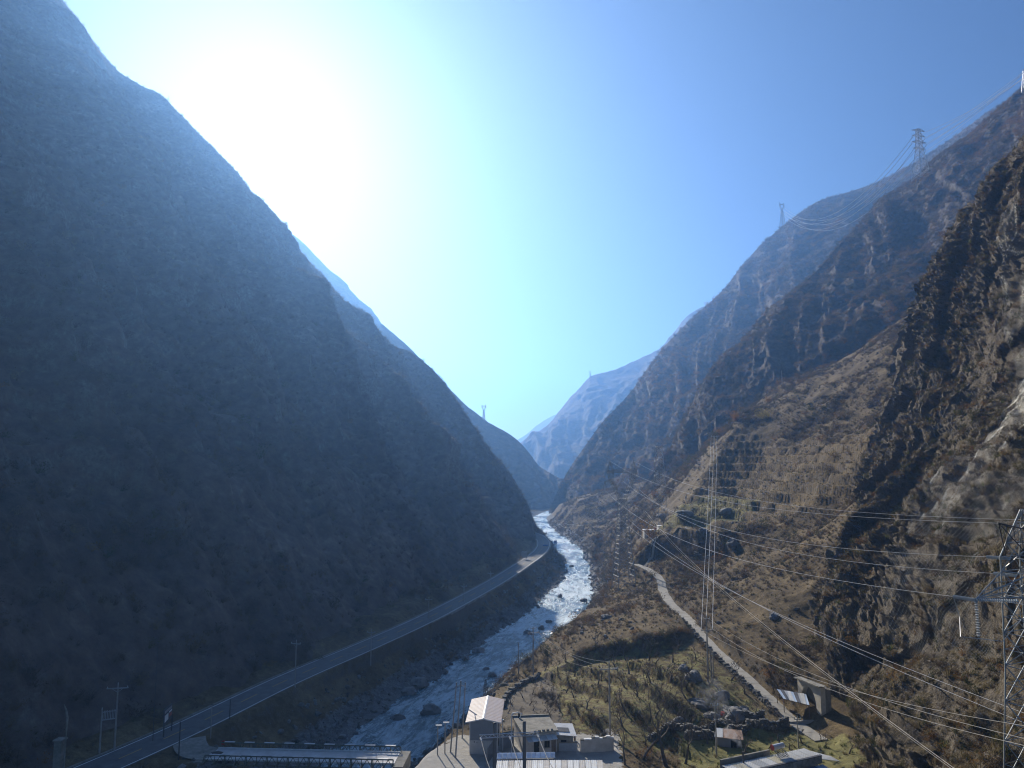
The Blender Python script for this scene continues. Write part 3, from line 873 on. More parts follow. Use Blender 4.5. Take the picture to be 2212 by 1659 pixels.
def instancer(name, label, cat, coll, pos, scl, idx, tilt=0.15, zs=None):
    """one object whose points carry copies from a source set"""
    n = len(pos)
    me = bpy.data.meshes.new(name)
    me.vertices.add(n)
    me.vertices.foreach_set("co", np.ascontiguousarray(pos, dtype=np.float32).ravel())
    rot = np.stack([RNG.normal(0, tilt, n), RNG.normal(0, tilt, n), RNG.uniform(0, 6.283, n)], 1).astype(np.float32)
    a = me.attributes.new("rot", 'FLOAT_VECTOR', 'POINT'); a.data.foreach_set("vector", rot.ravel())
    s3 = np.stack([scl, scl, scl if zs is None else zs], 1).astype(np.float32)
    a = me.attributes.new("scl", 'FLOAT_VECTOR', 'POINT'); a.data.foreach_set("vector", s3.ravel())
    a = me.attributes.new("idx", 'INT', 'POINT'); a.data.foreach_set("value", np.ascontiguousarray(idx, dtype=np.int32))
    o = link(name, me)
    ng = bpy.data.node_groups.new(name + "_cover", 'GeometryNodeTree')
    ng.interface.new_socket("Geometry", in_out='INPUT', socket_type='NodeSocketGeometry')
    ng.interface.new_socket("Geometry", in_out='OUTPUT', socket_type='NodeSocketGeometry')
    N, L = ng.nodes, ng.links
    gi, go = N.new("NodeGroupInput"), N.new("NodeGroupOutput")
    iop = N.new("GeometryNodeInstanceOnPoints")
    ci = N.new("GeometryNodeCollectionInfo")
    ci.inputs["Collection"].default_value = coll
    ci.inputs["Separate Children"].default_value = True
    ci.inputs["Reset Children"].default_value = True
    iop.inputs["Pick Instance"].default_value = True
    def named(nm, dt):
        x = N.new("GeometryNodeInputNamedAttribute"); x.data_type = dt
        x.inputs["Name"].default_value = nm
        return [s for s in x.outputs if s.name == "Attribute" and s.enabled][0]
    L.new(gi.outputs[0], iop.inputs["Points"]); L.new(ci.outputs[0], iop.inputs["Instance"])
    L.new(named("idx", 'INT'), iop.inputs["Instance Index"])
    L.new(named("rot", 'FLOAT_VECTOR'), iop.inputs["Rotation"])
    L.new(named("scl", 'FLOAT_VECTOR'), iop.inputs["Scale"])
    L.new(iop.outputs[0], go.inputs[0])
    md = o.modifiers.new("cover", 'NODES'); md.node_group = ng
    tag(o, label, cat, kind="stuff")
    return o

def sample_grid(g, n, r0=0):
    """random points on a surface grid, even per area; also the normal's z"""
    a, b, c, d = g[r0:-1, :-1], g[r0:-1, 1:], g[r0 + 1:, 1:], g[r0 + 1:, :-1]
    cr = np.cross(c - a, d - b)
    ar = np.linalg.norm(cr, axis=2)
    nz = np.abs(cr[:, :, 2]) / (ar + 1e-9)
    w = (ar / ar.sum()).ravel()
    k = RNG.choice(len(w), n, p=w)
    u, v = RNG.uniform(0, 1, (2, n, 1))
    A, B, Cc, D = [m.reshape(-1, 3)[k] for m in (a, b, c, d)]
    return A * (1 - u) * (1 - v) + B * u * (1 - v) + Cc * u * v + D * (1 - u) * v, nz.ravel()[k]

def in_view(p, mx=0.1):
    """roughly inside the photograph's field, with a margin"""
    v = p - np.array([0, 0, CAM_Z])
    f = v[:, 1] * math.cos(PITCH) + v[:, 2] * math.sin(PITCH)
    u = -v[:, 1] * math.sin(PITCH) + v[:, 2] * math.cos(PITCH)
    return (f > 1) & (np.abs(v[:, 0] / f) < 0.721 + mx) & (np.abs(u / f) < 0.541 + mx)

def mountain_scrub(name, label, g, nb, n, s0, s1, weights, clump_sc, seed, thr=-0.25):
    p, nz = sample_grid(g, n, nb - 4)
    k = in_view(p) & (fbm(p, clump_sc, 4, seed) + RNG.normal(0, 0.22, len(p)) > thr) & (nz > 0.3)
    p = p[k]
    m = len(p)
    idx = RNG.choice(5, m, p=weights)
    # autumn colour keeps together in stands
    gold = fbm(p, clump_sc * 2.2, 3, seed + 3) > 0.32
    if weights[4] > 0.02: idx[gold & (RNG.uniform(0, 1, m) < 0.5)] = 4
    sc = RNG.uniform(s0, s1, m) * np.where(RNG.uniform(0, 1, m) < 0.06, 1.6, 1.0)
    instancer(name, label, "scrub", SET_BARE, p, sc, idx, 0.2, zs=sc * RNG.uniform(0.7, 1.2, m))

mountain_scrub("scrub", "bare grey-brown scrub covering the shaded left mountain", G_L1, NB_L1, 62000, 0.7, 2.0, [.44, .27, .24, .045, .005], 25, 501, -0.3)
mountain_scrub("scrub", "leafless bushes and autumn trees on the pylon spur", G_R1, NB_R1, 42000, 0.8, 2.2, [.36, .22, .2, .1, .12], 28, 511)
mountain_scrub("scrub", "hazy bushes covering the high mountain on the right", G_R2, NB_R2, 42000, 1.4, 3.4, [.36, .24, .2, .1, .1], 45, 521)

# cliff: dry tufts and low bushes on the ledges
p, nz = sample_grid(G_CL, 60000)
k = in_view(p, 0.15) & (nz + RNG.normal(0, 0.15, len(p)) > 0.3) & (fbm(p, 12, 3, 531) + RNG.normal(0, 0.2, len(p)) > -0.15)
p = p[k]; m = len(p)
half = RNG.uniform(0, 1, m) < 0.5
sc = np.clip(RNG.lognormal(-0.6, 0.4, m), 0.25, 1.3)
instancer("scrub", "low dry bushes on the ledges of the near cliff", "scrub", SET_BARE, p[half], sc[half], RNG.choice(5, half.sum(), p=[.34, .22, .08, .26, .10]), 0.25)
instancer("grass", "dry grass tufts on the ledges of the near cliff", "grass", SET_GRASS, p[~half], sc[~half] * 1.0, RNG.choice(4, (~half).sum(), p=[.45, .35, .05, .15]), 0.25)

# valley ground
gg = np.stack([gx, gy, gz], 1).reshape(NR_G, NC_G, 3)
p, nz = sample_grid(gg[: int(NR_G * 0.83)], 330000)
p = p[in_view(p, 0.12)]
zz, F = ground_fields(p[:, 0], p[:, 1])
dist = p[:, 1]
free = (F['edge'] > 2.0) & (F['road'] > ROAD_HALF + 1.3) & (F['path'] > PATH_HALF + 0.5) & (F['yard'] < 0.15)
right = F['side'] > 0
orch = F['orch'] > 0.6
fieldm = poly_mask(p[:, 0], p[:, 1], FIELD, 2.0) > 0.5
plot = poly_mask(p[:, 0], p[:, 1], HOUSE_PLOT, 1.0) > 0.5
gard = poly_mask(p[:, 0], p[:, 1], GARDEN, 1.0) > 0.5
upt = F['up'] > 0.5
cl = 1.25 * fbm(p, 14, 4, 541) + RNG.normal(0, 0.13, len(p))
u = RNG.uniform(0, 1, len(p))
k = free & ~orch & ~fieldm & ~plot & ~gard & (cl > np.where(right, -0.3, -0.12)) & (u < np.where(upt, 0.13, np.where(right, 0.8, 0.55)))
sc = np.clip(RNG.lognormal(-0.55, 0.45, len(p)), 0.22, 1.7) * np.where(dist > 200, 1.25, 1.0)
big = RNG.uniform(0, 1, len(p)) < 0.03
sc = np.where(big & ~upt, sc * 1.9, sc) * np.clip(0.8 + 0.8 * cl, 0.75, 1.3)
idx = RNG.choice(5, len(p), p=[.36, .26, .18, .13, .07])
instancer("scrub", "brown thorny scrub spread over the banks and the slope below the cliff", "scrub", SET_BARE, p[k], sc[k], idx[k], 0.25, zs=sc[k] * RNG.uniform(0.6, 1.1, k.sum()))
k = free & right & ~plot & (dist < 270) & (u > 0.4) & (cl > -0.5) & ((orch & (u > 0.5)) | gard | (~orch & (u > 0.55)))
idx = np.where(gard & (RNG.uniform(0, 1, len(p)) < .55), 2, np.where(orch & (RNG.uniform(0, 1, len(p)) < .35), 2, RNG.choice(4, len(p), p=[.45, .37, .04, .14])))
gs = RNG.uniform(0.22, 0.6, len(p)) * np.where(orch, 0.7, 1.0)
instancer("grass", "dry winter grass on the terraces, garden and slopes", "grass", SET_GRASS, p[k], gs[k], idx[k], 0.2)
# hedge-like growth along the terrace banks
TB = [([(1190, 1455, 0), (1280, 1500, 1), (1400, 1560, 2), (1470, 1600, 2)]), ([(1165, 1495, -1), (1230, 1540, 0), (1310, 1585, 0.5)]), ([(1260, 1440, 2), (1350, 1475, 3), (1470, 1530, 3), (1560, 1575, 2)]),
      ([(1370, 1440, 3.5), (1470, 1475, 4), (1540, 1520, 3.2), (1600, 1560, 2.5)]), ([(1245, 1405, 3.4), (1290, 1400, 4), (1372, 1404, 4.2), (1440, 1398, 5), (1475, 1390, 5.4)])]
hp = []
for pts in TB:
    ln = crom(np.array([PZ(*q_)[:2] for q_ in pts]), 400)
    sel = ln[RNG.integers(0, 400, 240)] + RNG.normal(0, 0.7, (240, 2))
    hp.append(sel[:110] if pts is not TB[-1] else sel)
hp = np.concatenate(hp)
hp = np.c_[hp, ground_h(hp[:, 0], hp[:, 1])]
hs = RNG.uniform(0.25, 0.65, len(hp))
hs[-240:] *= 1.8
instancer("scrub", "brambles and dry stalks along the terrace banks of the orchard", "scrub", SET_BARE, hp, hs, RNG.choice(5, len(hp), p=[.4, .25, .15, .17, .03]), 0.25)
# stones along the water and scree on the fan
edge = F['edge']
k = (edge > -2.2) & (edge < 9.5) & (u < np.where(edge < 5, 0.75, 0.4)) & (F['yard'] < 0.3) & (F['road'] > ROAD_HALF + 1)
scree = free & right & ~orch & ~gard & ~fieldm & (fbm(p, 20, 3, 551) > 0.2) & (u < 0.16)
k |= scree
rs = np.minimum(0.85, RNG.lognormal(-1.2, 0.6, len(p))) * np.where(scree, 0.75, 1.0)
q = p[k].copy(); q[:, 2] += rs[k] * 0.15
instancer("rubble", "grey stones along the water's edge and on the scree", "rubble", SET_ROCK, q, rs[k], RNG.integers(0, 5, k.sum()), 0.6)

# ------------------------------------------------------------------ picking a place on the ground
def G(px, py, y0=45.0, y1=900.0):
    """ground point seen at a photo position"""
    yy = np.geomspace(y0, y1, 3000)
    xc, yc = (px - 1106.0) / FPX, (829.5 - py) / FPX
    t = yy / (math.cos(PITCH) - yc * math.sin(PITCH))
    x, z = xc * t, CAM_Z + (math.sin(PITCH) + yc * math.cos(PITCH)) * t
    h = ground_h(x, yy)
    k = np.nonzero(z <= h)[0]
    i = k[0] if len(k) else len(yy) - 1
    return Vector((x[i], yy[i], h[i]))

def copy_tree(o, parent=None):
    c = o.copy()
    COL.objects.link(c)
    c.parent = parent
    for ch in o.children: copy_tree(ch, c)
    return c

# ------------------------------------------------------------------ road, markings, path
M_ASPH = simple("asphalt", (0.11, 0.112, 0.115), 0.8, 0.3, 0.7, dirt=(0.11, 0.105, 0.1))
M_CONC = simple("concrete", (0.36, 0.34, 0.3), 0.9, 0.22, 1.3, dirt=(0.22, 0.2, 0.17))
M_CONCD = simple("old_concrete", (0.25, 0.235, 0.2), 0.92, 0.3, 1.6, dirt=(0.12, 0.11, 0.09))
M_WHITE = simple("white_paint", (0.72, 0.72, 0.7), 0.7, 0.12, 2.0)
M_YELL = simple("yellow_paint", (0.45, 0.3, 0.06), 0.8, 0.25, 2.0)

def ribbon(line, off0, off1, z, n0=0, n1=None):
    """strip between two offsets of a polyline (x, y)"""
    l2 = np.asarray(line)[:, :2]
    tg = np.gradient(l2, axis=0); tg /= np.linalg.norm(tg, axis=1, keepdims=True)
    nn = np.stack([tg[:, 1], -tg[:, 0]], 1)
    n1 = n1 or len(l2)
    a = l2[n0:n1] + nn[n0:n1] * off0; b = l2[n0:n1] + nn[n0:n1] * off1
    zz = np.broadcast_to(z, (len(l2),))[n0:n1]
    g = np.stack([np.c_[a, zz], np.c_[b, zz]], 1)
    return g
def ribbon_obj(name, gs, mat, parent=None):
    vs, fs, o = [], [], 0
    for g in gs:
        nr, nc = g.shape[:2]
        vs.append(g.reshape(-1, 3)); fs.append(grid_faces(nr, nc, flip=True) + o); o += nr * nc
    return link(name, np_mesh(name, np.concatenate(vs), np.concatenate(fs)), mat, parent)

road_g = crom(np.stack([ribbon(ROAD, -ROAD_HALF, -ROAD_HALF + .01, 0.03)[:, 0], ribbon(ROAD, ROAD_HALF, ROAD_HALF + .01, 0.03)[:, 0]], 1).transpose(1, 0, 2), 6).transpose(1, 0, 2)
o_road = ribbon_obj("road", [road_g], M_ASPH)
tag(o_road, "grey two-lane road along the foot of the left mountain", "road", kind="structure")
ribbon_obj("edge_line", [ribbon(ROAD, -ROAD_HALF + 0.25, -ROAD_HALF + 0.42, 0.036)], M_WHITE, o_road)
ribbon_obj("edge_line", [ribbon(ROAD, ROAD_HALF - 0.42, ROAD_HALF - 0.25, 0.036)], M_WHITE, o_road)
ribbon_obj("centre_line", [ribbon(ROAD, -0.08, 0.08, 0.036, k, k + 5) for k in range(10, 390, 8)], M_YELL, o_road)
# low kerb wall on the river side and drain on the hill side
def kerb_wall(off, w, h, n0, n1, name, mat, z0=-0.4):
    a = ribbon(ROAD, off, off + w, h)[n0:n1]
    b = ribbon(ROAD, off, off + w, z0)[n0:n1]
    ring = np.stack([b[:, 0], a[:, 0], a[:, 1], b[:, 1]], 1)
    return ribbon_obj(name, [ring], mat, o_road)
kerb_wall(ROAD_HALF + 0.15, 0.35, 0.22, 196, 372, "kerb", M_CONCD)
kerb_wall(-ROAD_HALF - 0.5, 0.3, 0.12, 60, 372, "kerb", M_CONCD)

# side road from the highway to the bridge
BR_A, BR_B = np.array([-44.0, 109.6]), np.array([-16.6, 108.0])     # bridge axis, ends
side = crom(np.array([(-49.6, 114.6), (-48.2, 111.9), (-46.6, 110.3), BR_A + np.array([0.2, 0])]), 20)
zs_ = 0.02 - 0.36 * smooth(0.1, 1.0, np.linspace(0, 1, 20))
ra, rb = ribbon(side, -2.3, -2.2, zs_)[:, 0], ribbon(side, 2.3, 2.4, zs_)[:, 0]
g = crom(np.stack([ra, rb], 1).transpose(1, 0, 2), 4).transpose(1, 0, 2)
o_side = ribbon_obj("side_road", [g], M_CONCD)
tag(o_side, "short concrete side road joining the highway to the steel bridge", "road", kind="structure")

# concrete footpath in separate slabs
tagp = PATH
pl = np.concatenate([[0], np.cumsum(np.linalg.norm(np.diff(PATH, axis=0), axis=1))])
o_path = empty("footpath", tuple(PATH[0]))
tag(o_path, "pale concrete footpath climbing from the arch to the tower", "footpath", kind="structure")
M_PATH = simple("path_concrete", (0.36, 0.335, 0.285), 0.92, 0.18, 0.9, dirt=(0.25, 0.225, 0.185), bump_s=0.2)
nsl = int(pl[-1] / 2.6)
for i in range(nsl):
    s0, s1 = (i + 0.012) * pl[-1] / nsl, (i + 0.988) * pl[-1] / nsl
    a = np.array([np.interp(s0, pl, PATH[:, k]) for k in range(3)]); b = np.array([np.interp(s1, pl, PATH[:, k]) for k in range(3)])
    d = (b - a)[:2]; d /= np.linalg.norm(d); nn = np.array([d[1], -d[0]])
    w = PATH_HALF * (1 + 0.07 * math.sin(i * 1.7) + (0.45 if 26 <= i * 60.0 / nsl <= 31 else 0))
    top = [(*(a[:2] - nn * w), a[2]), (*(b[:2] - nn * w), b[2]), (*(b[:2] + nn * w), b[2]), (*(a[:2] + nn * w), a[2])]
    m_ = MB().prism([Vector(p) - o_path.location + Vector((0, 0, 0.09 + 0.008 * math.sin(i * 5.1))) for p in top], (0, 0, -0.3))
    m_.build("slab", M_PATH, o_path)
tr_g = []
for t0 in (TRACK,):
    zz = ground_h(t0[:, 0], t0[:, 1]) + 0.08
    tr_g.append(ribbon(t0, -0.8, 0.8, zz))
o_tr = ribbon_obj("footpath", tr_g, M_PATH)
tag(o_tr, "narrow pale track branching off the top of the footpath", "footpath", kind="structure")

# ------------------------------------------------------------------ steel panel bridge
M_BRG = simple("bridge_green", (0.11, 0.12, 0.085), 0.6, 0.35, 3.0, dirt=(0.1, 0.07, 0.045))
M_DECK = simple("deck_steel", (0.5, 0.49, 0.48), 0.55, 0.15, 1.2, dirt=(0.35, 0.32, 0.3))
def bridge():
    L = np.linalg.norm(BR_B - BR_A)
    ang = math.atan2(BR_B[1] - BR_A[1], BR_B[0] - BR_A[0])
    root = empty("truss_bridge", (BR_A[0], BR_A[1], -0.5), ang)
    tag(root, "green steel panel bridge with pale deck crossing the river beside the house", "bridge")
    npan = 9
    pw = L / npan
    def panel():
        m = MB()
        for z in (-0.35, 0.9):
            m.bar((0.02, 0, z), (pw - 0.02, 0, z), 0.1)
        for x in (0.1, pw / 2, pw - 0.1):
            m.bar((x, 0, -0.35), (x, 0, 0.9), 0.055)
        for k in range(2):
            x0 = k * pw / 2
            m.bar((x0 + 0.05, 0, -0.3), (x0 + pw / 4, 0, 0.86), 0.05); m.bar((x0 + pw / 4, 0, 0.86), (x0 + pw / 2 - 0.05, 0, -0.3), 0.05)
        return m.mesh("truss_panel")
    pm = panel(); pm.materials.append(M_BRG)
    cap = MB().box((0, 0, 0), (1.55, 0.34, 0.05)).mesh("cap_plate"); cap.materials.append(M_DECK)
    for side_y in (-2.35, 2.35):
        for k in range(npan):
            o = link("truss_panel", pm, None, root); o.location = (k * pw, side_y, 0.0)
            c = link("cap_plate", cap, None, o); c.location = (pw / 2, 0, 1.03)
        for k in range(npan + 1):
            m = MB().bar((k * pw, side_y * 1.0, 0.85), (k * pw, side_y * 1.42, -0.5), 0.05)
            m.build("raker", M_BRG, root)
    for k in range(npan * 2 + 1):
        MB().box((k * pw / 2, 0, -0.03), (0.14, 6.4, 0.26)).build("crossbeam", M_BRG, root)
    for k in range(npan * 3):
        MB().box(((k + 0.5) * pw / 3, 0, 0.15 + 0.004 * (k % 2)), (pw / 3 - 0.03, 4.2, 0.09)).build("deck_plate", M_DECK, root)
    for s_ in (-1, 1):
        MB().box((L / 2, s_ * 2.02, 0.27), (L, 0.12, 0.16)).build("deck_kerb", M_WHITE, root)
    MB().box((L + 0.72, 0, -0.85), (1.4, 5.6, 2.0)).build("abutment", M_CONCD, root)
    MB().box((-0.75, 0, -0.9), (1.4, 5.6, 2.0)).build("abutment", M_CONCD, root)
bridge()
# ------------------------------------------------------------------ lattice towers, poles and lines
M_GALV = simple("galvanised_steel", (0.36, 0.37, 0.36), 0.5, 0.2, 1.0, metal=0.45)
M_GALVD = simple("weathered_steel", (0.34, 0.35, 0.35), 0.6, 0.25, 1.0, metal=0.0)
M_SILV = simple("silver_steel", (0.62, 0.63, 0.64), 0.45, 0.12, 1.0, metal=0.4)
M_INS = simple("insulator_glass", (0.5, 0.52, 0.52), 0.2, 0.15, 4.0)
M_WIRE = simple("aluminium_wire", (0.58, 0.56, 0.52), 0.4, 0.08, 0.5, metal=0.2)
M_POLE = simple("pole_concrete", (0.33, 0.31, 0.28), 0.9, 0.2, 1.0, dirt=(0.22, 0.2, 0.17))
M_IRON = simple("dark_iron", (0.08, 0.08, 0.085), 0.6, 0.3, 2.0, metal=0.5)

def lattice_body(root, prof, r, mat, nbay, sub=None, leg_name="leg"):
    """four legs through (z, half width) pairs and X bracing on each face"""
    zs = [p[0] for p in prof]; hs = [p[1] for p in prof]
    hw = lambda z: float(np.interp(z, zs, hs))
    cor = [(-1, -1), (1, -1), (1, 1), (-1, 1)]
    for cx, cy in cor:
        m = MB()
        for (z0, h0), (z1, h1) in zip(prof[:-1], prof[1:]):
            m.bar((cx * h0, cy * h0, z0), (cx * h1, cy * h1, z1), r)
        m.build(leg_name, mat, root)
    # bays shorten upwards with the width
    z = [zs[0]]
    while z[-1] < zs[-1] - 0.3:
        step = max(1.1 * 2 * hw(z[-1]) * nbay, 0.9)
        z.append(min(z[-1] + step, zs[-1]))
    for f in range(4):
        a, b = cor[f], cor[(f + 1) % 4]
        m = MB()
        for z0, z1 in zip(z[:-1], z[1:]):
            h0, h1 = hw(z0), hw(z1)
            A0, B0 = (a[0] * h0, a[1] * h0, z0), (b[0] * h0, b[1] * h0, z0)
            A1, B1 = (a[0] * h1, a[1] * h1, z1), (b[0] * h1, b[1] * h1, z1)
            m.bar(A0, B1, r * 0.62); m.bar(B0, A1, r * 0.62); m.bar(A1, B1, r * 0.55)
            if h0 > 1.3:
                zm = (z0 + z1) / 2; hm = hw(zm)
                c = ((a[0] + b[0]) / 2 * hm, (a[1] + b[1]) / 2 * hm, zm)
                m.bar(((a[0]) * hm, a[1] * hm, zm), c, r * 0.42); m.bar(((b[0]) * hm, b[1] * hm, zm), c, r * 0.42)
        m.build("bracing", mat, root)

def crossarm(root, z, x0, x1, h, w, r, mat, name="crossarm"):
    """tapering lattice arm from x0 (root) to x1 (tip)"""
    m = MB()
    n = max(2, int(abs(x1 - x0) / 1.3))
    for y in (-w, w):
        m.bar((x0, y, z), (x1, 0, z + 0.05), r); m.bar((x0, y, z + h), (x1, 0, z + 0.1), r)
    for k in range(n):
        t0, t1 = k / n, (k + 1) / n
        q = lambda t, y, up: (x0 + (x1 - x0) * t, y * (1 - t), z + (h * (1 - t) if up else 0) + 0.05 * t)
        for y in (-w, w):
            m.bar(q(t0, y, 0), q(t1, y, 1) if k < n - 1 else q(t1, y, 0), r * 0.6)
            m.bar(q(t0, y, 1), q(t0, y, 0), r * 0.6)
        m.bar(q(t0, -w, 0), q(t0, w, 0), r * 0.6); m.bar(q(t0, -w, 1), q(t1, w, 1), r * 0.5)
    return m.build(name, mat, root)

def insulator(root, a, b, rad=0.13, n=12, name="insulator"):
    """string of discs between two points"""
    a, b = Vector(a), Vector(b)
    m = MB()
    m.bar(a, b, rad * 0.2, n=5)
    for k in range(n):
        c = a.lerp(b, (k + 0.5) / n); d = (b - a).normalized() * (b - a).length / n * 0.3
        m.bar(c - d, c + d, rad, rad * 0.55, n=8)
    return m.build(name, M_INS, root)

def cat_tower(name, label, loc, rz, H, base, mat, r=0.09, group=None, simple_ins=True):
    """tower with a forked head, two peaks and three hanging strings; arms along local x"""
    k = H / 39.0
    root = empty(name, loc, rz)
    tag(root, label, "pylon", group)
    waist = 27.0 * k
    lattice_body(root, [(-0.6, base / 2 + 0.05), (waist * 0.62, base / 2 * 0.55), (waist, 1.0 * k)], r, mat, 0.62)
    for s in (-1, 1):
        m = MB()
        A = [(s * 0.35 * k, y * 0.8 * k, waist) for y in (-1, 1)]; A2 = [(s * 1.0 * k, y * 1.0 * k, waist) for y in (-1, 1)]
        B = [(s * 3.2 * k, y * 0.7 * k, waist + 6.0 * k) for y in (-1, 1)]; B2 = [(s * 4.1 * k, y * 0.7 * k, waist + 6.0 * k) for y in (-1, 1)]
        T = [(s * 3.0 * k, y * 0.6 * k, 36.0 * k) for y in (-1, 1)]; T2 = [(s * 4.8 * k, y * 0.6 * k, 36.0 * k) for y in (-1, 1)]
        for i in (0, 1):
            m.bar(A[i], B[i], r * 0.8); m.bar(A2[i], B2[i], r * 0.8); m.bar(B[i], T[i], r * 0.7); m.bar(B2[i], T2[i], r * 0.7)
            for t in range(5):
                p0 = Vector(A[i]).lerp(B[i], t / 5); p1 = Vector(A2[i]).lerp(B2[i], (t + 1) / 5); p2 = Vector(A[i]).lerp(B[i], (t + 1) / 5)
                m.bar(p0, p1, r * 0.45); m.bar(p1, p2, r * 0.45)
            for t in range(3):
                p0 = Vector(B[i]).lerp(T[i], t / 3); p1 = Vector(B2[i]).lerp(T2[i], (t + 1) / 3); p2 = Vector(B[i]).lerp(T[i], (t + 1) / 3)
                m.bar(p0, p1, r * 0.45); m.bar(p1, p2, r * 0.45)
        for t in range(6):
            m.bar(Vector(A[0]).lerp(B[0], t / 5), Vector(A[1]).lerp(B[1], t / 5), r * 0.45)
            m.bar(Vector(A2[0]).lerp(B2[0], t / 5), Vector(A2[1]).lerp(B2[1], t / 5), r * 0.45)
        m.build("head_arm", mat, root)
        m = MB()
        for y in (-0.6 * k, 0.6 * k):
            m.bar((s * 3.2 * k, y, 36 * k), (s * 4.0 * k, 0, 38.8 * k), r * 0.7); m.bar((s * 4.8 * k, y, 36 * k), (s * 4.0 * k, 0, 38.8 * k), r * 0.7)
        m.build("peak", mat, root)
        crossarm(root, waist + 5.2 * k, s * 3.7 * k, s * 5.9 * k, 0.9 * k, 0.6 * k, r * 0.6, mat)
        insulator(root, (s * 5.8 * k, 0, waist + 5.2 * k), (s * 5.8 * k, 0, waist + 2.6 * k), 0.14 * k, 9)
    m = MB()
    for y in (-0.6 * k, 0.6 * k):
        for z in (35.2 * k, 36.0 * k): m.bar((-4.8 * k, y, z), (4.8 * k, y, z), r * 0.7)
        for t in range(12):
            x0, x1 = (-4.8 + 9.6 * t / 12) * k, (-4.8 + 9.6 * (t + 1) / 12) * k
            m.bar((x0, y, 35.2 * k), (x1, y, 36.0 * k), r * 0.4); m.bar((x1, y, 35.2 * k), (x1, y, 36.0 * k), r * 0.4)
    for t in range(13):
        x0 = (-4.8 + 9.6 * t / 12) * k
        m.bar((x0, -0.6 * k, 35.2 * k), (x0, 0.6 * k, 35.2 * k), r * 0.4)
    m.build("top_beam", mat, root)
    insulator(root, (0, 0, 35.2 * k), (0, 0, 32.6 * k), 0.14 * k, 9)
    return root

def drum_tower(name, label, loc, rz, H, base, top, arms, mat, r=0.1, group=None, peak_arm=True):
    """straight tapering tower with paired arms; arms = [(height share, half length)]"""
    root = empty(name, loc, rz)
    tag(root, label, "pylon", group)
    lattice_body(root, [(-1.5, base / 2 * 1.04), (arms[0][0] * H * 0.94, top / 2 * 1.35), (H, top / 2 * 0.8)], r, mat, 0.7)
    for hz, ln in arms:
        for s in (-1, 1):
            w = top / 2
            crossarm(root, hz * H, s * w, s * ln, 0.035 * H, w, r * 0.7, mat)
            insulator(root, (s * ln, 0, hz * H), (s * ln, 0, hz * H - 0.05 * H), 0.2, 5)
    if peak_arm:
        for s in (-1, 1):
            crossarm(root, H - 0.03 * H, s * top / 2 * 0.8, s * arms[0][1] * 1.05, 0.03 * H, top / 2 * 0.8, r * 0.7, mat, "peak_arm")
    return root

def wire(a, b, sag, r, label, group=None, n=26, mat=None):
    a, b = Vector(a), Vector(b)
    pts = [a.lerp(b, t) - Vector((0, 0, 4 * sag * t * (1 - t))) for t in np.linspace(0, 1, n)]
    o = MB().path(pts, r, 3).build("power_line", mat or M_WIRE)
    tag(o, label, "power line", group)
    return o

# --- middle tower beside the river
TW = G(1348, 1266); TW.z -= 0.2
TROT = R(12)
mid_tower = cat_tower("lattice_pylon", "tall fork-headed lattice pylon standing on the spur between river and footpath", tuple(TW), TROT, 39.0, 5.8, M_GALVD, 0.11)
def mid_pt(x, y, z):
    c, s = math.cos(TROT), math.sin(TROT)
    return Vector((TW.x + x * c - y * s, TW.y + x * s + y * c, TW.z + z))
# --- second, slimmer tower behind, by the white hut
T2 = P(1426, 1098, 268)
T2z = gh(T2[0], T2[1])
drum_tower("lattice_pylon", "slim flat-topped lattice pylon beside the white hut on the terraces", (T2[0], T2[1], min(T2z, T2[2] + 1)), R(20), 42 + (.1115 - .0892) * 268 - min(T2z, T2[2] + 1) + 0.5, 4.0, 2.3,
           [(0.62, 2.2), (0.8, 2.0)], M_GALVD, 0.07, peak_arm=False)

# --- near right tower, half out of the picture
NT = Vector((42.6, 60.0, 0)); NT.z = 9.0
NROT = R(25)
near = empty("lattice_pylon", tuple(NT), NROT)
tag(near, "big steel lattice pylon cut off by the photo's right edge, with glass insulator strings", "pylon")
lattice_body(near, [(-6, 2.7), (16, 1.5), (25.3, 1.32), (29.2, 0.12)], 0.07, M_GALV, 0.8)
for s in (-1, 1):
    crossarm(near, 22.4, s * 1.2, s * 7.0, 1.9, 1.15, 0.055, M_GALV)
    m = MB()
    for y_ in (-1.0, 1.0):
        m.bar((s * 1.1, y_, 25.3), (s * 3.4, 0, 28.2), 0.05); m.bar((s * 0.5, y_ * .5, 27.6), (s * 3.4, 0, 28.2), 0.05)
        for t_ in (0.25, 0.5, 0.75):
            m.bar(Vector((s * 1.1, y_, 25.3)).lerp((s * 3.4, 0, 28.2), t_), Vector((s * 0.5, y_ * .5, 27.6)).lerp((s * 3.4, 0, 28.2), t_), 0.035)
    m.build("peak_arm", M_IRON, near)
NTIP = {}
def near_w(p):
    c, s = math.cos(NROT), math.sin(NROT)
    return Vector((NT.x + p[0] * c - p[1] * s, NT.y + p[0] * s + p[1] * c, NT.z + p[2]))
def near_l(v):
    c, s = math.cos(-NROT), math.sin(-NROT)
    d = Vector(v) - NT
    return Vector((d.x * c - d.y * s, d.x * s + d.y * c, d.z))
tip_l = near_w((-7.0, 0, 22.4)); tip_u = near_w((-1.35, 0.6, 25.2)); tip_r = near_w((0.6, 1.35, 23.6))
tgt = [mid_pt(-5.8, 0, 29.6), mid_pt(0, 0, 32.6), mid_pt(5.8, 0, 29.6)]
ends = []
for tip, tg in ((tip_l, tgt[0]), (tip_u, tgt[1]), (tip_r, tgt[2])):
    d = (tg - tip).normalized()
    e = tip + d * 2.7 - Vector((0, 0, 0.25))
    insulator(near, near_l(tip), near_l(e), 0.15, 18)
    ends.append(e)
insulator(near, (-7.0, 0, 22.3), (-7.0, 0, 19.6), 0.15, 14)
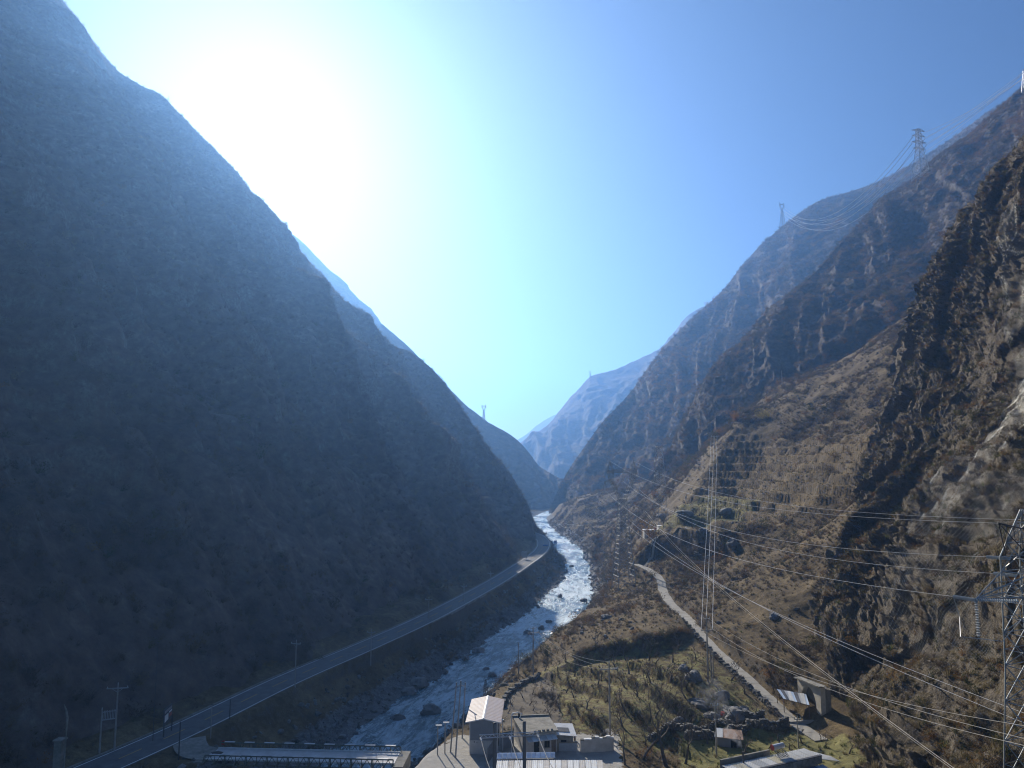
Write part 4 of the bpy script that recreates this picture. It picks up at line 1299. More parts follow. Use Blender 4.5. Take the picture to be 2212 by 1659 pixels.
e2 = tip_l + Vector((2.7, -0.9, 0.1))
insulator(near, near_l(tip_l), near_l(e2), 0.15, 18)
jb = near_w((-7.0, 0, 19.5))
MB().path([near_l(p) for p in (ends[0], ends[0] + Vector((0.4, 0, -1.6)), jb + Vector((-1.2, .3, 0.05)), jb, jb + Vector((1.5, -.5, -0.1)), e2 + Vector((0.1, 0, -1.4)), e2)], 0.03, 4).build("jumper_cable", M_WIRE, near)

GRP_A = "conductors from the near pylon to the fork-headed pylon"
wire(ends[0], tgt[0], 5.0, 0.025, "lowest conductor strung from the big right pylon's arm to the fork-headed pylon")
wire(ends[1], tgt[1], 5.0, 0.025, "conductor strung from the big right pylon's upper insulator to the fork-headed pylon's centre")
wire(ends[2], tgt[2], 5.0, 0.025, "middle conductor strung from the big right pylon's body to the fork-headed pylon")
wire(near_w((-3.4, 0, 28.2)), mid_pt(-4.0, 0, 38.8), 4.0, 0.022, "thin earth wire to the fork-headed pylon's outer peak", )
wire(near_w((3.4, 0, 28.2)), mid_pt(4.0, 0, 38.8), 4.0, 0.022, "thin topmost earth wire to the fork-headed pylon's inner peak")
lower = [near_w((-1.7, -1.7, 13.0)), near_w((-1.75, -1.75, 12.2))]
for k, (e, x) in enumerate(zip(lower, (-1.6, 1.0))):
    wire(e, mid_pt(x, -1.2, 21.0), 3.5, 0.024, ("upper" if k == 0 else "lower") + " of two wires running low from the right pylon to the middle pylon")
# lines from the middle tower down the valley
far_end = [P(1196, 1118, 690), P(1199, 1116, 690), P(1203, 1112, 690)]
for k, t_ in enumerate(tgt):
    wire(t_, far_end[k] + np.array([0, 0, 3.0]), 12.0, 0.05, "conductor leaving the fork-headed pylon down the valley towards the river bend", "conductors running down the valley", 30)

# --- ridge towers on the right
def on_grid(Gr, nb, px, py):
    """point of a mountain surface nearest to a photo position (front side)"""
    q = Gr[nb:].reshape(-1, 3)
    v = q - np.array([0, 0, CAM_Z])
    f = v[:, 1] * math.cos(PITCH) + v[:, 2] * math.sin(PITCH)
    u = -v[:, 1] * math.sin(PITCH) + v[:, 2] * math.cos(PITCH)
    sx, sy = 1106 + FPX * v[:, 0] / f, 829.5 - FPX * u / f
    i = np.argmin((sx - px) ** 2 + (sy - py) ** 2)
    return Vector(q[i])
B1 = on_grid(G_R1, NB_R1, 1990, 384)
big = drum_tower("lattice_pylon", "bright silver pylon with four pairs of arms on the spur's crest", (B1.x, B1.y, B1.z - 1.0), R(12), 46.0, 11.0, 3.4, [(0.60, 6.6), (0.73, 7.6), (0.86, 6.6)], M_SILV, 0.24)
B2 = on_grid(G_R2, NB_R2, 1690, 489)
b2t = cat_tower("lattice_pylon", "distant fork-headed pylon on the shoulder of the hazy mountain", (B2.x, B2.y, B2.z - 1.5), R(25), 46.0, 8.0, M_GALVD, 0.22)
B3 = on_grid(G_R1, NB_R1, 2216, 192)
b3t = drum_tower("lattice_pylon", "white pylon at the very edge of the photo on the top of the spur", (B3.x + 1, B3.y, B3.z - 1), R(35), 17.0, 5.0, 2.4, [(0.62, 4.0), (0.8, 4.0)], M_SILV, 0.14)
k = 0
for s in (-1, 1):
    for hz, ln in ((0.60, 6.6), (0.73, 7.6), (0.86, 6.6)):
        c, sn = math.cos(R(12)), math.sin(R(12))
        a = Vector((B1.x + s * ln * c, B1.y + s * ln * sn, B1.z - 1 + hz * 46 - 2))
        c2, s2 = math.cos(R(25)), math.sin(R(25))
        hb = {0.60: 0.66, 0.73: 0.72, 0.86: 0.86}[hz]
        b = Vector((B2.x + s * 6.5 * c2, B2.y + s * 6.5 * s2, B2.z + hb * 46 - 4))
        wire(a, b, 52.0 - 5 * (hz > .7), 0.2, "sagging conductor slung between the silver pylon and the distant shoulder pylon", "conductors between the two ridge pylons", 40)
        up = Vector(P(2330 + 26 * (s + 1) + 20 * hz, -20 + 60 * hz - 40 * s, 470))
        wire(a, up, 7.0, 0.13, "taut conductor rising from the silver pylon past the photo's upper right corner", "conductors rising to the upper right", 24)
# --- tiny towers far down the valley
F1 = Vector(P(1045, 910, 1057))
cat_tower("lattice_pylon", "tiny faint pylon on the blue spur behind the left mountain", (F1.x, F1.y, F1.z - 2), R(0), 27.0, 5.0, M_GALVD, 0.22)
F2 = Vector(P(1275, 815, 2248))
cat_tower("lattice_pylon", "barely visible pylon on the palest mountain far down the valley", (F2.x, F2.y, F2.z - 4), R(0), 24.0, 5.0, M_GALVD, 0.35)

# ------------------------------------------------------------------ wooden and concrete poles
def pole(name, label, base, h, r=0.16, arms=((0.3, 1.0),), rz=0.0, lean=(0, 0), group=None, mat=None):
    """pole with crossarms (distance below top, half length) and pin insulators"""
    root = empty(name, tuple(base), rz)
    tag(root, label, "pole", group)
    top = Vector((lean[0], lean[1], h))
    MB().bar((0, 0, -0.8), top, r, r * 0.62, n=8).build("shaft", mat or M_POLE, root)
    for d, ln in arms:
        c = top.lerp(Vector((0, 0, 0)), d / h)
        ca = MB().box((c.x, c.y - r * 0.7 - 0.05, c.z), (2 * ln, 0.1, 0.12))
        ca.bar((c.x - ln * 0.55, c.y - r * .7 - .05, c.z), (c.x, c.y - r * 0.6, c.z - 0.6), 0.03)
        ca.bar((c.x + ln * 0.55, c.y - r * .7 - .05, c.z), (c.x, c.y - r * 0.6, c.z - 0.6), 0.03)
        a_ = ca.build("crossarm", M_GALVD, root)
        for x in (-ln * 0.92, ln * 0.92):
            MB().bar((c.x + x, c.y - r * .7 - .05, c.z + 0.05), (c.x + x, c.y - r * .7 - .05, c.z + 0.3), 0.07, 0.05, n=6).build("pin_insulator", M_INS, a_)
    MB().bar(top, top + Vector((0, 0, 0.28)), 0.07, 0.05, n=6).build("pin_insulator", M_INS, root)
    return root
def ptop(o, h, dx=0.0): 
    return Vector(o.location) + Vector((dx * math.cos(o.rotation_euler.z), dx * math.sin(o.rotation_euler.z), h))

# left road poles
q = PZ(247, 1619, 0.2); pa = pole("utility_pole", "roadside pole with forked crossarm joined to the transformer frame", q, 9.2, 0.15, ((0.5, 1.5),), R(10))
q2 = PZ(215, 1624, 0.2)
pole("utility_pole", "shorter pole carrying the outer end of the transformer frame", q2, 5.9, 0.14, (), 0)
fr = empty("transformer_platform", (q2[0], q2[1], 4.6))
tag(fr, "slatted transformer platform slung between the two roadside poles", "platform")
dv = Vector(q) - Vector(q2); dv.z = 0
MB().bar((0, 0, 0), dv, 0.09).build("beam", M_GALVD, fr); MB().bar((0, 0, 1.1), dv + Vector((0, 0, 1.1)), 0.06).build("beam", M_GALVD, fr)
for k in range(9):
    c = dv * ((k + 0.5) / 9)
    MB().bar(c + Vector((0, -0.03, 0)), c + Vector((0, -0.03, 1.3)), 0.05).build("slat", M_GALVD, fr)
road_poles = []
for px, pt, pb, lab in [(637, 1403, 1485, "roadside pole on the river side, second up the road from the junction"), (801, 1350, 1415, "roadside pole on the kerb, third up the road from the junction"),
                        (926, 1298, 1338, "slim roadside pole halfway along the left road"), (1002, 1268, 1302, "roadside pole where the left road starts to narrow"), (1060, 1240, 1268, "small roadside pole below the bend of the left road")]:
    b = PZ(px, pb, -0.2)
    h = (pb - pt) / FPX * np.linalg.norm(b - np.array([0, 0, CAM_Z])) * 1.04
    b[2] = gh(b[0], b[1]) if abs(gh(b[0], b[1])) < 3 else -0.2
    road_poles.append((pole("utility_pole", lab, b, h, 0.14, ((0.45, 1.0),), R(-15)), h))
for (o0, h0), (o1, h1) in zip(road_poles[:-1], road_poles[1:]):
    for dx in (-0.9, 0.9):
        wire(ptop(o0, h0 - 0.2, dx), ptop(o1, h1 - 0.2, dx), 0.8, 0.014, "thin wire looping between the poles of the left road", "wires along the left road", 10, M_IRON)
for px, pt, pb, lab in [(386, 1579, 1634, "dark thin pole at the mouth of the side road"), (455, 1537, 1588, "pale stubby pole on the verge above the side road"), (496, 1520, 1552, "dark post at the road's edge beside the scrubby verge"),
                        (330, 1440, 1600, "very thin tall mast rising against the hillside beside the billboard")]:
    b = PZ(px, pb, 0.1)
    h = (pb - pt) / FPX * np.linalg.norm(b - np.array([0, 0, CAM_Z])) * 1.04
    root = empty("roadside_post", tuple(b)); tag(root, lab, "post")
    MB().bar((0, 0, -0.5), (0, 0, h), 0.09 if h < 9 else 0.05, 0.07 if h < 9 else 0.03, n=6).build("shaft", M_POLE if "pale" in lab else M_IRON, root)
    MB().bar((0, 0, h), (0, 0, h + 0.12), 0.12, 0.05, n=6).build("cap", M_IRON, root)
# red reflector sign
b = PZ(483, 1594, 0.0); b[2] = gh(b[0], b[1])
root = empty("road_marker", tuple(b)); tag(root, "small red marker on a thin post beside the side road", "sign")
MB().bar((0, 0, -0.4), (0, 0, 1.5), 0.04, n=6).build("post", M_POLE, root)
MB().bar((0, -0.05, 1.5), (0, 0.0, 1.5), 0.35, n=12).build("disc", simple("red_paint", (0.5, 0.06, 0.04), 0.5, 0.15), root)
# concrete post in the corner
b = PZ(124, 1690, 0.0)
root = empty("concrete_pillar", tuple(b)); tag(root, "pale concrete pillar with a thin lamp post in the lower left corner", "pillar")
MB().box((0, 0, 2.4), (1.0, 1.0, 5.8)).build("shaft", M_CONCD, root)
MB().box((0, 0, 5.4), (1.3, 1.3, 0.2)).build("cap", M_CONCD, root)
MB().path([(0.7, 0, 0), (0.75, 0, 6), (0.75, 0, 8.2), (0.5, 0, 9.2), (0.2, 0, 9.9)], [0.1, 0.08, 0.16, 0.12, 0.04], 6).build("lamp_post", M_CONCD, root)
# billboard
A_, B_ = PZ(354, 1588, 0.3), PZ(372, 1574, 0.3)
bl, br_ = P(354, 1571, A_[1]), P(372, 1550, B_[1]); tl, tr_ = P(355, 1534, A_[1]), P(372.5, 1519, B_[1])
root = empty("billboard", tuple(A_)); tag(root, "roadside billboard with white and dark panels facing the left road", "billboard")
loc = root.location
F = [Vector(v) - loc for v in (bl, br_, tr_, tl)]
nrm = (F[1] - F[0]).cross(F[3] - F[0]).normalized()
MB().prism(F, nrm * -0.15).build("board", simple("board_dark", (0.1, 0.1, 0.11), 0.6, 0.2), root)
def bq(u0, v0, u1, v1, mat, nm):
    f = lambda u, v: F[0].lerp(F[1], u).lerp(F[3].lerp(F[2], u), v) + nrm * 0.02
    MB().prism([f(u0, v0), f(u1, v0), f(u1, v1), f(u0, v1)], nrm * 0.01).build(nm, mat, root)
bq(0.06, 0.22, 0.5, 0.62, M_WHITE, "print_panel"); bq(0.62, 0.28, 0.9, 0.5, simple("print_red", (0.4, 0.12, 0.1), 0.6), "print_panel"); bq(0.6, 0.55, 0.94, 0.66, M_WHITE, "print_panel"); bq(0.06, 0.74, 0.94, 0.9, simple("print_grey", (0.35, 0.33, 0.34), 0.6), "print_panel")
for i in (0, 1):
    MB().bar(F[i] + Vector((0, 0, 0.3)), Vector((F[i].x, F[i].y, -0.8)), 0.09, n=6).build("post", M_IRON, root)
# signs at the far end of the road
for px, py, w, h, pb, y, colr, lab in [(1178, 1183, 10, 12, 1200, 372, (0.03, 0.16, 0.5), "blue box-shaped road sign at the far bend of the left road"), (1133, 1198, 12, 13, 1222, 320, (0.3, 0.32, 0.34), "pale square sign above the left road"),
                                        (1200, 1171, 6, 7, 1196, 395, (0.05, 0.14, 0.4), "small blue sign on a tall post near the water")]:
    c = P(px, py, y); s = y / FPX
    z0 = gh(c[0], c[1])
    root = empty("road_sign", (c[0], c[1], min(z0, c[2] - 1))); tag(root, lab, "sign")
    zc = c[2] - root.location.z
    MB().box((0, 0, zc), (w * s, 0.12, h * s)).build("panel", simple("sign_%d" % px, colr, 0.5, 0.1), root)
    MB().bar((w * s * 0.3, 0.1, -0.5), (w * s * 0.3, 0.1, zc), 0.09, n=6).build("post", M_GALVD, root)

# right bank poles
rp1 = G(1152, 1458); h1 = 9.6
po1 = pole("utility_pole", "tall pole with two crossarms at the orchard corner beside the river", rp1, h1, 0.16, ((0.15, 0.7), (1.1, 1.3)), R(20))
pole("utility_pole", "bare mid-height pole on the river corner, left of the crossarm pole", G(1120, 1456), 6.2, 0.13, ())
pole("utility_pole", "short bare pole between the two taller ones at the river corner", G(1130, 1454), 2.6, 0.11, ())
rp2 = G(1318, 1593); h2 = 11.0
po2 = pole("utility_pole", "tall concrete pole with wide crossarm standing in the terraced orchard", rp2, h2, 0.17, ((0.9, 1.4),), R(8))
for dx, k in ((-1.25, "left"), (0.0, "middle"), (1.25, "right")):
    wire(ptop(po1, h1 - (1.0 if dx else 0.0), dx), ptop(po2, h2 - (0.8 if dx else -0.2), dx * 1.05), 1.6, 0.022, "the %s of three bright wires sagging from the river pole to the orchard pole" % k)
PC = G(1530, 1474); hc = 11.0
pc = pole("utility_pole", "tallest pole of the cluster beside the footpath, with a wide crossarm", PC, hc, 0.17, ((0.25, 0.6), (2.2, 1.1)), R(10))
pole("utility_pole", "short stout pole propped against the tall one by the footpath", (PC.x + 0.6, PC.y - 0.3, PC.z), 5.4, 0.15, (), lean=(-0.2, 0))
pole("utility_pole", "second short pole behind the footpath cluster", (PC.x + 1.0, PC.y + 0.5, PC.z), 4.6, 0.13, (), lean=(0.1, 0))
UP = Vector(P(1543, 958, 312)); UP.z = gh(UP.x, UP.y)
hu = 5.5
pu = pole("utility_pole", "small pole on the hilltop where the steep wires end", UP, hu, 0.16, ((0.3, 1.3),), R(10))
for k, (dx, lab) in enumerate(((-1.05, "left"), (0.0, "middle"), (1.05, "right"))):
    wire(ptop(pc, hc - (2.0 if dx else 0), dx), ptop(pu, hu - .1, dx * 1.3), 1.5, 0.03, "%s of the three wires climbing straight up to the hilltop pole" % lab, n=30)
    e = [P(2330, 1585, 52), P(2330, 1622, 51), P(2330, 1636, 50)][k]
    wire(ptop(pc, hc - (2.0 if dx else 0), dx), e, 2.2, 0.018, "%s of the three wires from the footpath pole to beneath the right pylon" % lab, n=30)
st = Vector(P(1391, 1106, 258))
for k in (0, 1):
    wire(st + Vector((k * 0.5, 0, 0.3 * k)), P(2110 + 7 * k, 1700, 62), 3.0, 0.018 + 0.012 * k, ("thick" if k else "thin") + " cable running steeply down from the white hut past the arch", n=40)
pole("utility_pole", "garden pole beside the smoking hut", G(1548, 1632), 7.0, 0.13, ((0.2, 0.4),), 0)
p4 = G(1725, 1616); pole("utility_pole", "slender pole at the garden wall behind the pale-roofed house", p4, 4.1, 0.1, ((0.15, 0.5),), 0)
pole("utility_pole", "lone pole on the scree slope below the spur", P(1690, 838, 352), 8.5, 0.16, (), 0)

# three-legged pole frame beside the grey house
hb = [(972, 1628), (983, 1640), (998, 1597)]
ht = [(986, 1478), (995.5, 1474), (1005, 1478)]
labs = ["left leaning pole of the tall frame beside the gabled house", "middle pole of the tall frame beside the gabled house", "right pole of the tall frame beside the gabled house"]
tops = []
for (bx, by), (tx, ty), lab in zip(hb, ht, labs):
    b = Vector(PZ(bx, by, -0.2)); t_ = Vector(P(tx, ty, b.y + 1.0))
    root = empty("utility_pole", tuple(b)); tag(root, lab, "pole")
    MB().bar((0, 0, -0.6), t_ - b, 0.13, 0.09, n=8).build("shaft", M_POLE, root)
    MB().bar(t_ - b, t_ - b + Vector((0, 0, 0.2)), 0.1, 0.1, n=8).build("cap", M_IRON, root)
    tops.append(t_)
fr = empty("pole_crossbar", tuple(tops[0])); tag(fr, "steel crossbar joining the tops of the three frame poles", "crossbar")
MB().path([Vector((0, -.15, -0.3)), tops[1] - tops[0] + Vector((0, -.15, -0.3)), tops[2] - tops[0] + Vector((0, -.15, -0.3))], 0.07).build("beam", M_GALVD, fr)
for px, pt, pb, lab in ((973, 1487 + 85, 1629, "lamp post with small head left of the gabled house"), (957, 1578, 1632, "short lamp post at the bridge end by the river")):
    b = PZ(px - 12, pb, -0.1); h = (pb - pt) / FPX * 118
    root = empty("lamp_post", tuple(b)); tag(root, lab, "lamp post")
    MB().bar((0, 0, -0.6), (0, 0, h), 0.09, 0.07, n=6).build("shaft", M_POLE, root)
    MB().box((0.15, 0, h + 0.03), (0.9, 0.25, 0.1)).build("lamp_head", M_WHITE, root)

# gantry of two big poles in front
gp = [P(1068.5, 1562, 74), P(1132.5, 1559.5, 74)]
gl = [P(1035.5, 1593, 74.0), P(1166, 1586, 74.0)]
for p_, lab in zip(gp, ("left round concrete pole of the foreground gantry", "right round concrete pole of the foreground gantry")):
    root = empty("gantry_pole", (p_[0], p_[1], 0.0)); tag(root, lab, "pole")
    MB().bar((0, 0, -1), (0, 0, p_[2]), 0.21, 0.17, n=14).build("shaft", simple("gantry_conc", (0.2, 0.19, 0.18), 0.85, 0.15, 1.0), root)
    MB().bar((0, 0, p_[2]), (0, 0, p_[2] + 0.08), 0.19, 0.1, n=14).build("cap", M_IRON, root)
a, b = Vector(gl[0]), Vector(gl[1])
root = empty("gantry_beam", tuple(a)); tag(root, "slim steel truss beam carried across the two foreground gantry poles", "beam")
m = MB(); L_ = b - a
for dz in (0, 0.32): m.bar((0, -0.24, dz), L_ + Vector((0, -0.24, dz)), 0.045)
m.build("chord", M_SILV, root)
m = MB()
for k in range(14):
    m.bar(L_ * (k / 14) + Vector((0, -0.24, 0.32 * (k % 2))), L_ * ((k + 1) / 14) + Vector((0, -0.24, 0.32 * ((k + 1) % 2))), 0.03)
m.build("lacing", M_SILV, root)
for k, (f, e, lab) in enumerate(((0.02, P(1075, 1690, 58), "left"), (0.5, P(1150, 1700, 57), "middle"), (0.96, P(1225, 1700, 56), "right"))):
    s_ = L_ * f + Vector((0, -0.24, 0))
    d = (Vector(e) - (a + s_)).normalized()
    insulator(root, s_, s_ + d * 1.2, 0.12, 6)
    wire(a + s_ + d * 1.2, e, 0.5, 0.035, "%s of three thick wires dropping from the foreground gantry beam" % lab, n=10)
# ------------------------------------------------------------------ houses, walls and sheds
M_ROOFP = simple("pink_tile_sheet", (0.46, 0.39, 0.36), 0.6, 0.1, 1.5, dirt=(0.38, 0.33, 0.3))
M_RIDGE = simple("ridge_cap", (0.7, 0.68, 0.66), 0.5, 0.08)
M_WALLG = simple("grey_render", (0.22, 0.23, 0.25), 0.9, 0.12, 0.8)
M_WALLW = simple("pale_render", (0.5, 0.48, 0.45), 0.9, 0.15, 0.8, dirt=(0.34, 0.31, 0.27))
M_BLUE = simple("pale_blue_sheet", (0.42, 0.52, 0.66), 0.45, 0.1, 0.6, dirt=(0.36, 0.42, 0.5))
M_WSHEET = simple("white_sheet", (0.6, 0.6, 0.58), 0.5, 0.08, 0.5, dirt=(0.48, 0.47, 0.44))
M_DARK = simple("dark_opening", (0.02, 0.02, 0.022), 0.8, 0.2)
M_WOOD = simple("old_wood", (0.16, 0.12, 0.085), 0.9, 0.3, 3.0)
M_STONE = simple("field_stone", (0.15, 0.145, 0.13), 0.9, 0.45, 2.2, dirt=(0.1, 0.095, 0.085), bump_s=0.3)
M_BOULD = simple("boulder_rock", (0.2, 0.195, 0.185), 0.9, 0.4, 0.9, dirt=(0.1, 0.098, 0.09), bump_s=0.6)
M_BSHEET = simple("blue_sheet", (0.06, 0.16, 0.36), 0.45, 0.15, 0.8)

# --- gabled house
def gable_house():
    root = empty("gabled_house", (-4.15, 108.6, 0.0), R(-2.0))
    tag(root, "small grey house with pink sheet gable roof beside the river", "house")
    W2, D, E, Rg = 1.98, 9.2, 4.55, 4.95
    MB().box((0, D / 2, 0.95), (2 * W2 + 0.02, D + 0.02, 1.95)).build("lower_wall", M_WALLW, root)
    m = MB(); 
    m.prism([(-W2, 0, 1.925), (W2, 0, 1.925), (W2, 0, E), (0, 0, Rg), (-W2, 0, E)], (0, D, 0))
    m.build("upper_wall", M_WALLG, root)
    EV, FO, n = 2.62, 0.5, 17
    rise = (Rg - E) / W2
    zr, ze = Rg + 0.16, Rg + 0.16 - rise * EV
    rlen = D + 2 * FO
    for s in (-1, 1):
        rf = MB().prism([(0, -FO, zr), (s * EV, -FO, ze), (s * EV, -FO, ze - 0.08), (0, -FO, zr - 0.08)], (0, rlen, 0)).build("roof", M_ROOFP, root)
        me_ = MB().prism([(0.0, 0, 0.02), (s * EV, 0, 0.02 - rise * EV), (s * EV, 0, 0.055 - rise * EV), (0.0, 0, 0.055)], (0, rlen / n - 0.07, 0)).mesh("tile_course"); me_.materials.append(M_ROOFP)
        for k in range(n):
            t_ = link("tile_course", me_, None, rf); t_.location = (0, -FO + k * rlen / n, zr + 0.0)
    MB().prism([(-0.2, -FO - .03, zr + 0.03), (0, -FO - .03, zr + 0.12), (0.2, -FO - .03, zr + 0.03), (0, -FO - .03, zr - 0.02)], (0, rlen + 0.06, 0)).build("ridge_cap", M_RIDGE, root)
    for s in (-1, 1):
        MB().prism([(0, -FO - 0.05, zr + 0.05), (s * EV, -FO - 0.05, ze + 0.05), (s * EV, -FO - 0.05, ze - 0.1), (0, -FO - 0.05, zr - 0.1)], (0, 0.045, 0)).build("bargeboard", M_RIDGE, root)
    for x in (-W2 - 0.02, W2 + 0.02):
        MB().bar((x, -0.06, 0.1), (x, -0.06, E), 0.05, n=6).build("drainpipe", M_RIDGE, root)
    for x, z in ((-1.35, 1.72), (-0.95, 1.65)):
        MB().box((x, -0.02, z), (0.1, 0.04, 0.22)).build("vent", M_DARK, root)
    dr = MB().box((W2 + 0.02, 3.5, 1.05), (0.06, 1.0, 2.1)).build("door", M_DARK, root)
    MB().box((W2 + 0.07, 3.85, 1.05), (0.04, 0.12, 0.06)).build("handle", M_GALV, dr)
    return root
gable_house()

# --- flat-roofed old house next to it
def flat_house():
    q = [PZ(1130, 1586, 3.1), PZ(1206, 1577, 3.1), PZ(1185, 1545, 3.1), PZ(1107, 1548, 3.1)]
    o = Vector((q[0][0], q[0][1], 0))
    root = empty("flat_roof_house", tuple(o))
    tag(root, "old flat-roofed house with dirty concrete roof between gabled house and orchard", "house")
    v = [Vector(p) - o for p in q]
    MB().prism([p + Vector((0, 0, -0.28)) for p in v], (0, 0, 0.28)).build("roof", M_CONCD, root)
    c = sum(v, Vector()) / 4
    w = [c + (p - c) * 0.93 for p in v]
    wl_ = MB().prism([Vector((p.x, p.y, 0)) for p in w], (0, 0, 2.82)).build("wall", M_WALLW, root)
    d = (w[1] - w[0]).normalized(); nrm = Vector((d.y, -d.x, 0)); L = (w[1] - w[0]).length
    def front(u0, u1, z0, z1, nm, mat, pr=0.05, par=None):
        a = w[0] + d * (u0 * L); b = w[0] + d * (u1 * L)
        return MB().prism([Vector((a.x, a.y, z0)), Vector((b.x, b.y, z0)), Vector((b.x, b.y, z1)), Vector((a.x, a.y, z1))], nrm * pr).build(nm, mat, par or root)
    dr = front(0.3, 0.46, 0, 1.95, "door", M_DARK); front(0.43, 0.45, 0.95, 1.05, "handle", M_GALV, 0.09, dr)
    wn_ = front(0.62, 0.78, 0.8, 1.7, "window", M_DARK); front(0.61, 0.79, 0.72, 0.79, "sill", M_CONC, 0.16, wn_)
    front(0.695, 0.705, 0.81, 1.69, "frame", M_WOOD, 0.08, wn_)
    for k in range(4): front(0.84 + 0.035 * k, 0.862 + 0.035 * k, 0.0, 2.3, "plank", M_WOOD, 0.07)
    aw = empty("awning", (0, 0, 0)); aw.parent = root
    for k in range(6):
        a = w[0] + d * ((0.05 + k * 0.15) * L); b = w[0] + d * ((0.19 + k * 0.15) * L)
        MB().prism([a + Vector((0, 0, -0.55 - 2.4 + 2.42)) + Vector((0, 0, 0)) , b + Vector((0, 0, -0.53)), b + nrm * 1.3 + Vector((0, 0, -0.85)), a + nrm * 1.3 + Vector((0, 0, -0.85))], (0, 0, 0.04)).build("sheet", M_WSHEET if k % 3 else M_WALLW, aw)
    for k in range(5):
        a = v[0].lerp(v[1], 0.35 + 0.12 * k) + (v[3] - v[0]) * 0.03
        MB().box((a.x, a.y, a.z + 0.12), (0.35, 0.3, 0.24), 0.4 * k).build("roof_stone", M_STONE, root)
    a = v[3].lerp(v[2], 0.18); MB().bar(a + Vector((0, -0.6, 0)), a + Vector((0, -0.6, 0.7)), 0.16, n=8).build("chimney", M_DARK, root)
    MB().prism([v[3] + Vector((0, -0.3, 0)), v[2] + Vector((0, -0.3, 0)), v[2], v[3]], (0, 0, 0.22)).build("parapet", M_CONCD, root)
    return root
flat_house()
# lean-to shack at its right end
b = PZ(1212, 1622, 0)
root = empty("lean_to", (b[0], b[1], 0)); tag(root, "ramshackle lean-to with a tilted white sheet on top, right of the flat-roofed house", "shed")
MB().box((0.5, 1.2, 1.1), (2.6, 2.2, 2.2)).build("wall", M_CONCD, root)
dr = MB().box((0.4, 0.07, 0.75), (0.8, 0.06, 1.5)).build("door", M_DARK, root)
MB().box((0.7, 0.03, 0.75), (0.08, 0.04, 0.1)).build("handle", M_GALV, dr)
rf = MB().prism([(-1.1, -0.3, 2.35), (2.3, -0.5, 2.2), (1.9, 2.6, 2.9), (-1.2, 2.5, 3.0)], (0, 0, 0.06)).build("roof", M_WHITE, root)
MB().prism([(-0.5, 0.4, 2.55), (1.3, 0.35, 2.5), (1.2, 1.4, 2.72), (-0.5, 1.5, 2.78)], (0, 0, 0.05)).build("patch_sheet", M_IRON, rf)
# dark passage wall between the two houses
q0, q1 = PZ(1084, 1585, 2.2), PZ(1110, 1580, 2.2)
root = empty("yard_wall", (q0[0], q0[1], 0)); tag(root, "dark yard wall between the gabled house and the flat-roofed house", "wall")
dd = Vector(q1) - Vector(q0); dd.z = 0
MB().prism([Vector((0, 0, 0)), dd, dd + Vector((0, 0, 2.1)), Vector((0, 0, 2.1))], (0, 0.3, 0)).build("masonry", M_WALLG, root)
MB().prism([Vector((0, -.1, 2.1)), dd + Vector((0, -.1, 2.1)), dd + Vector((0, -.1, 2.22)), Vector((0, -.1, 2.22))], (0, 0.5, 0)).build("coping", M_CONCD, root)
# free-standing steel posts in the yard
for i, (px, pt, pb, lab) in enumerate(((1086, 1562, 1622, "slim white post standing right of the gabled house"), (1105, 1556, 1628, "white post with a bent pipe top in front of the dark passage"))):
    b = PZ(px, pb, 0); h = (pb - pt) / FPX * 112
    root = empty("yard_post", tuple(b)); tag(root, lab, "post")
    MB().bar((0, 0, -0.3), (0, 0, h), 0.07, n=6).build("shaft", M_WSHEET, root)
    if i: MB().path([(0, 0, h), (0.1, 0.1, h + 0.3), (0.9, 0.3, h + 0.4), (1.5, 0.5, h + 0.1), (1.2, 0.4, h - 0.4)], 0.09, 6).build("pipe_bend", M_WSHEET, root)
    else: MB().box((0, 0, h), (0.3, 0.3, 0.12)).build("cap", M_WSHEET, root)
# gate in front
b = PZ(1052, 1659, 0)
root = empty("yard_gate", (b[0], b[1], 0)); tag(root, "dark barred yard gate swung open below the gabled house", "gate")
fr_ = MB(); fr_.bar((0, 0, 0), (0, 0, 2.6), 0.06); fr_.bar((1.2, 5.0, 0), (1.2, 5.0, 2.6), 0.06); fr_.bar((0, 0, 2.55), (1.2, 5.0, 2.55), 0.05); fr_.bar((0, 0, 0.3), (1.2, 5.0, 0.3), 0.05)
fr_.build("gate_frame", M_GALVD, root)
for k in range(1, 16): MB().bar((1.2 * k / 16, 5 * k / 16, 0.3), (1.2 * k / 16, 5 * k / 16, 2.55), 0.025).build("bar", M_IRON, root)

# --- long sheet-roofed building at the bottom
def sheet_roof(root, quad, n, mats, name="roof_panel", thick=0.05, ribs=3):
    """roof of separate ribbed sheets across the first edge of the quad (4 local corners: a b along, d c across)"""
    a, b, c, d = [Vector(p) for p in quad]
    nr = (b - a).cross(d - a).normalized()
    if nr.z < 0: nr = -nr
    for k in range(n):
        t0, t1 = k / n, (k + 1) / n - 0.004
        A, B = a.lerp(b, t0), a.lerp(b, t1); D, Cc = d.lerp(c, t0), d.lerp(c, t1)
        m = MB().prism([A, B, Cc, D], nr * thick)
        for j in range(ribs):
            s0, s1 = (j + 0.4) / ribs, (j + 0.6) / ribs
            m.prism([A.lerp(B, s0) + nr * thick * 0.9, A.lerp(B, s1) + nr * thick * 0.9, D.lerp(Cc, s1) + nr * thick * 0.9, D.lerp(Cc, s0) + nr * thick * 0.9], nr * 0.045)
        m.build(name, mats[k % len(mats)], root)
q = [PZ(1074, 1643, 2.6), PZ(1302, 1643, 2.6), PZ(1312, 1720, 3.2), PZ(1064, 1720, 3.2)]
o = Vector((q[0][0], q[0][1] - 6, 0))
root = empty("sheet_roof_building", tuple(o)); tag(root, "long low building with white sheet roof along the bottom of the photo", "building")
v = [Vector(p) - o for p in q]
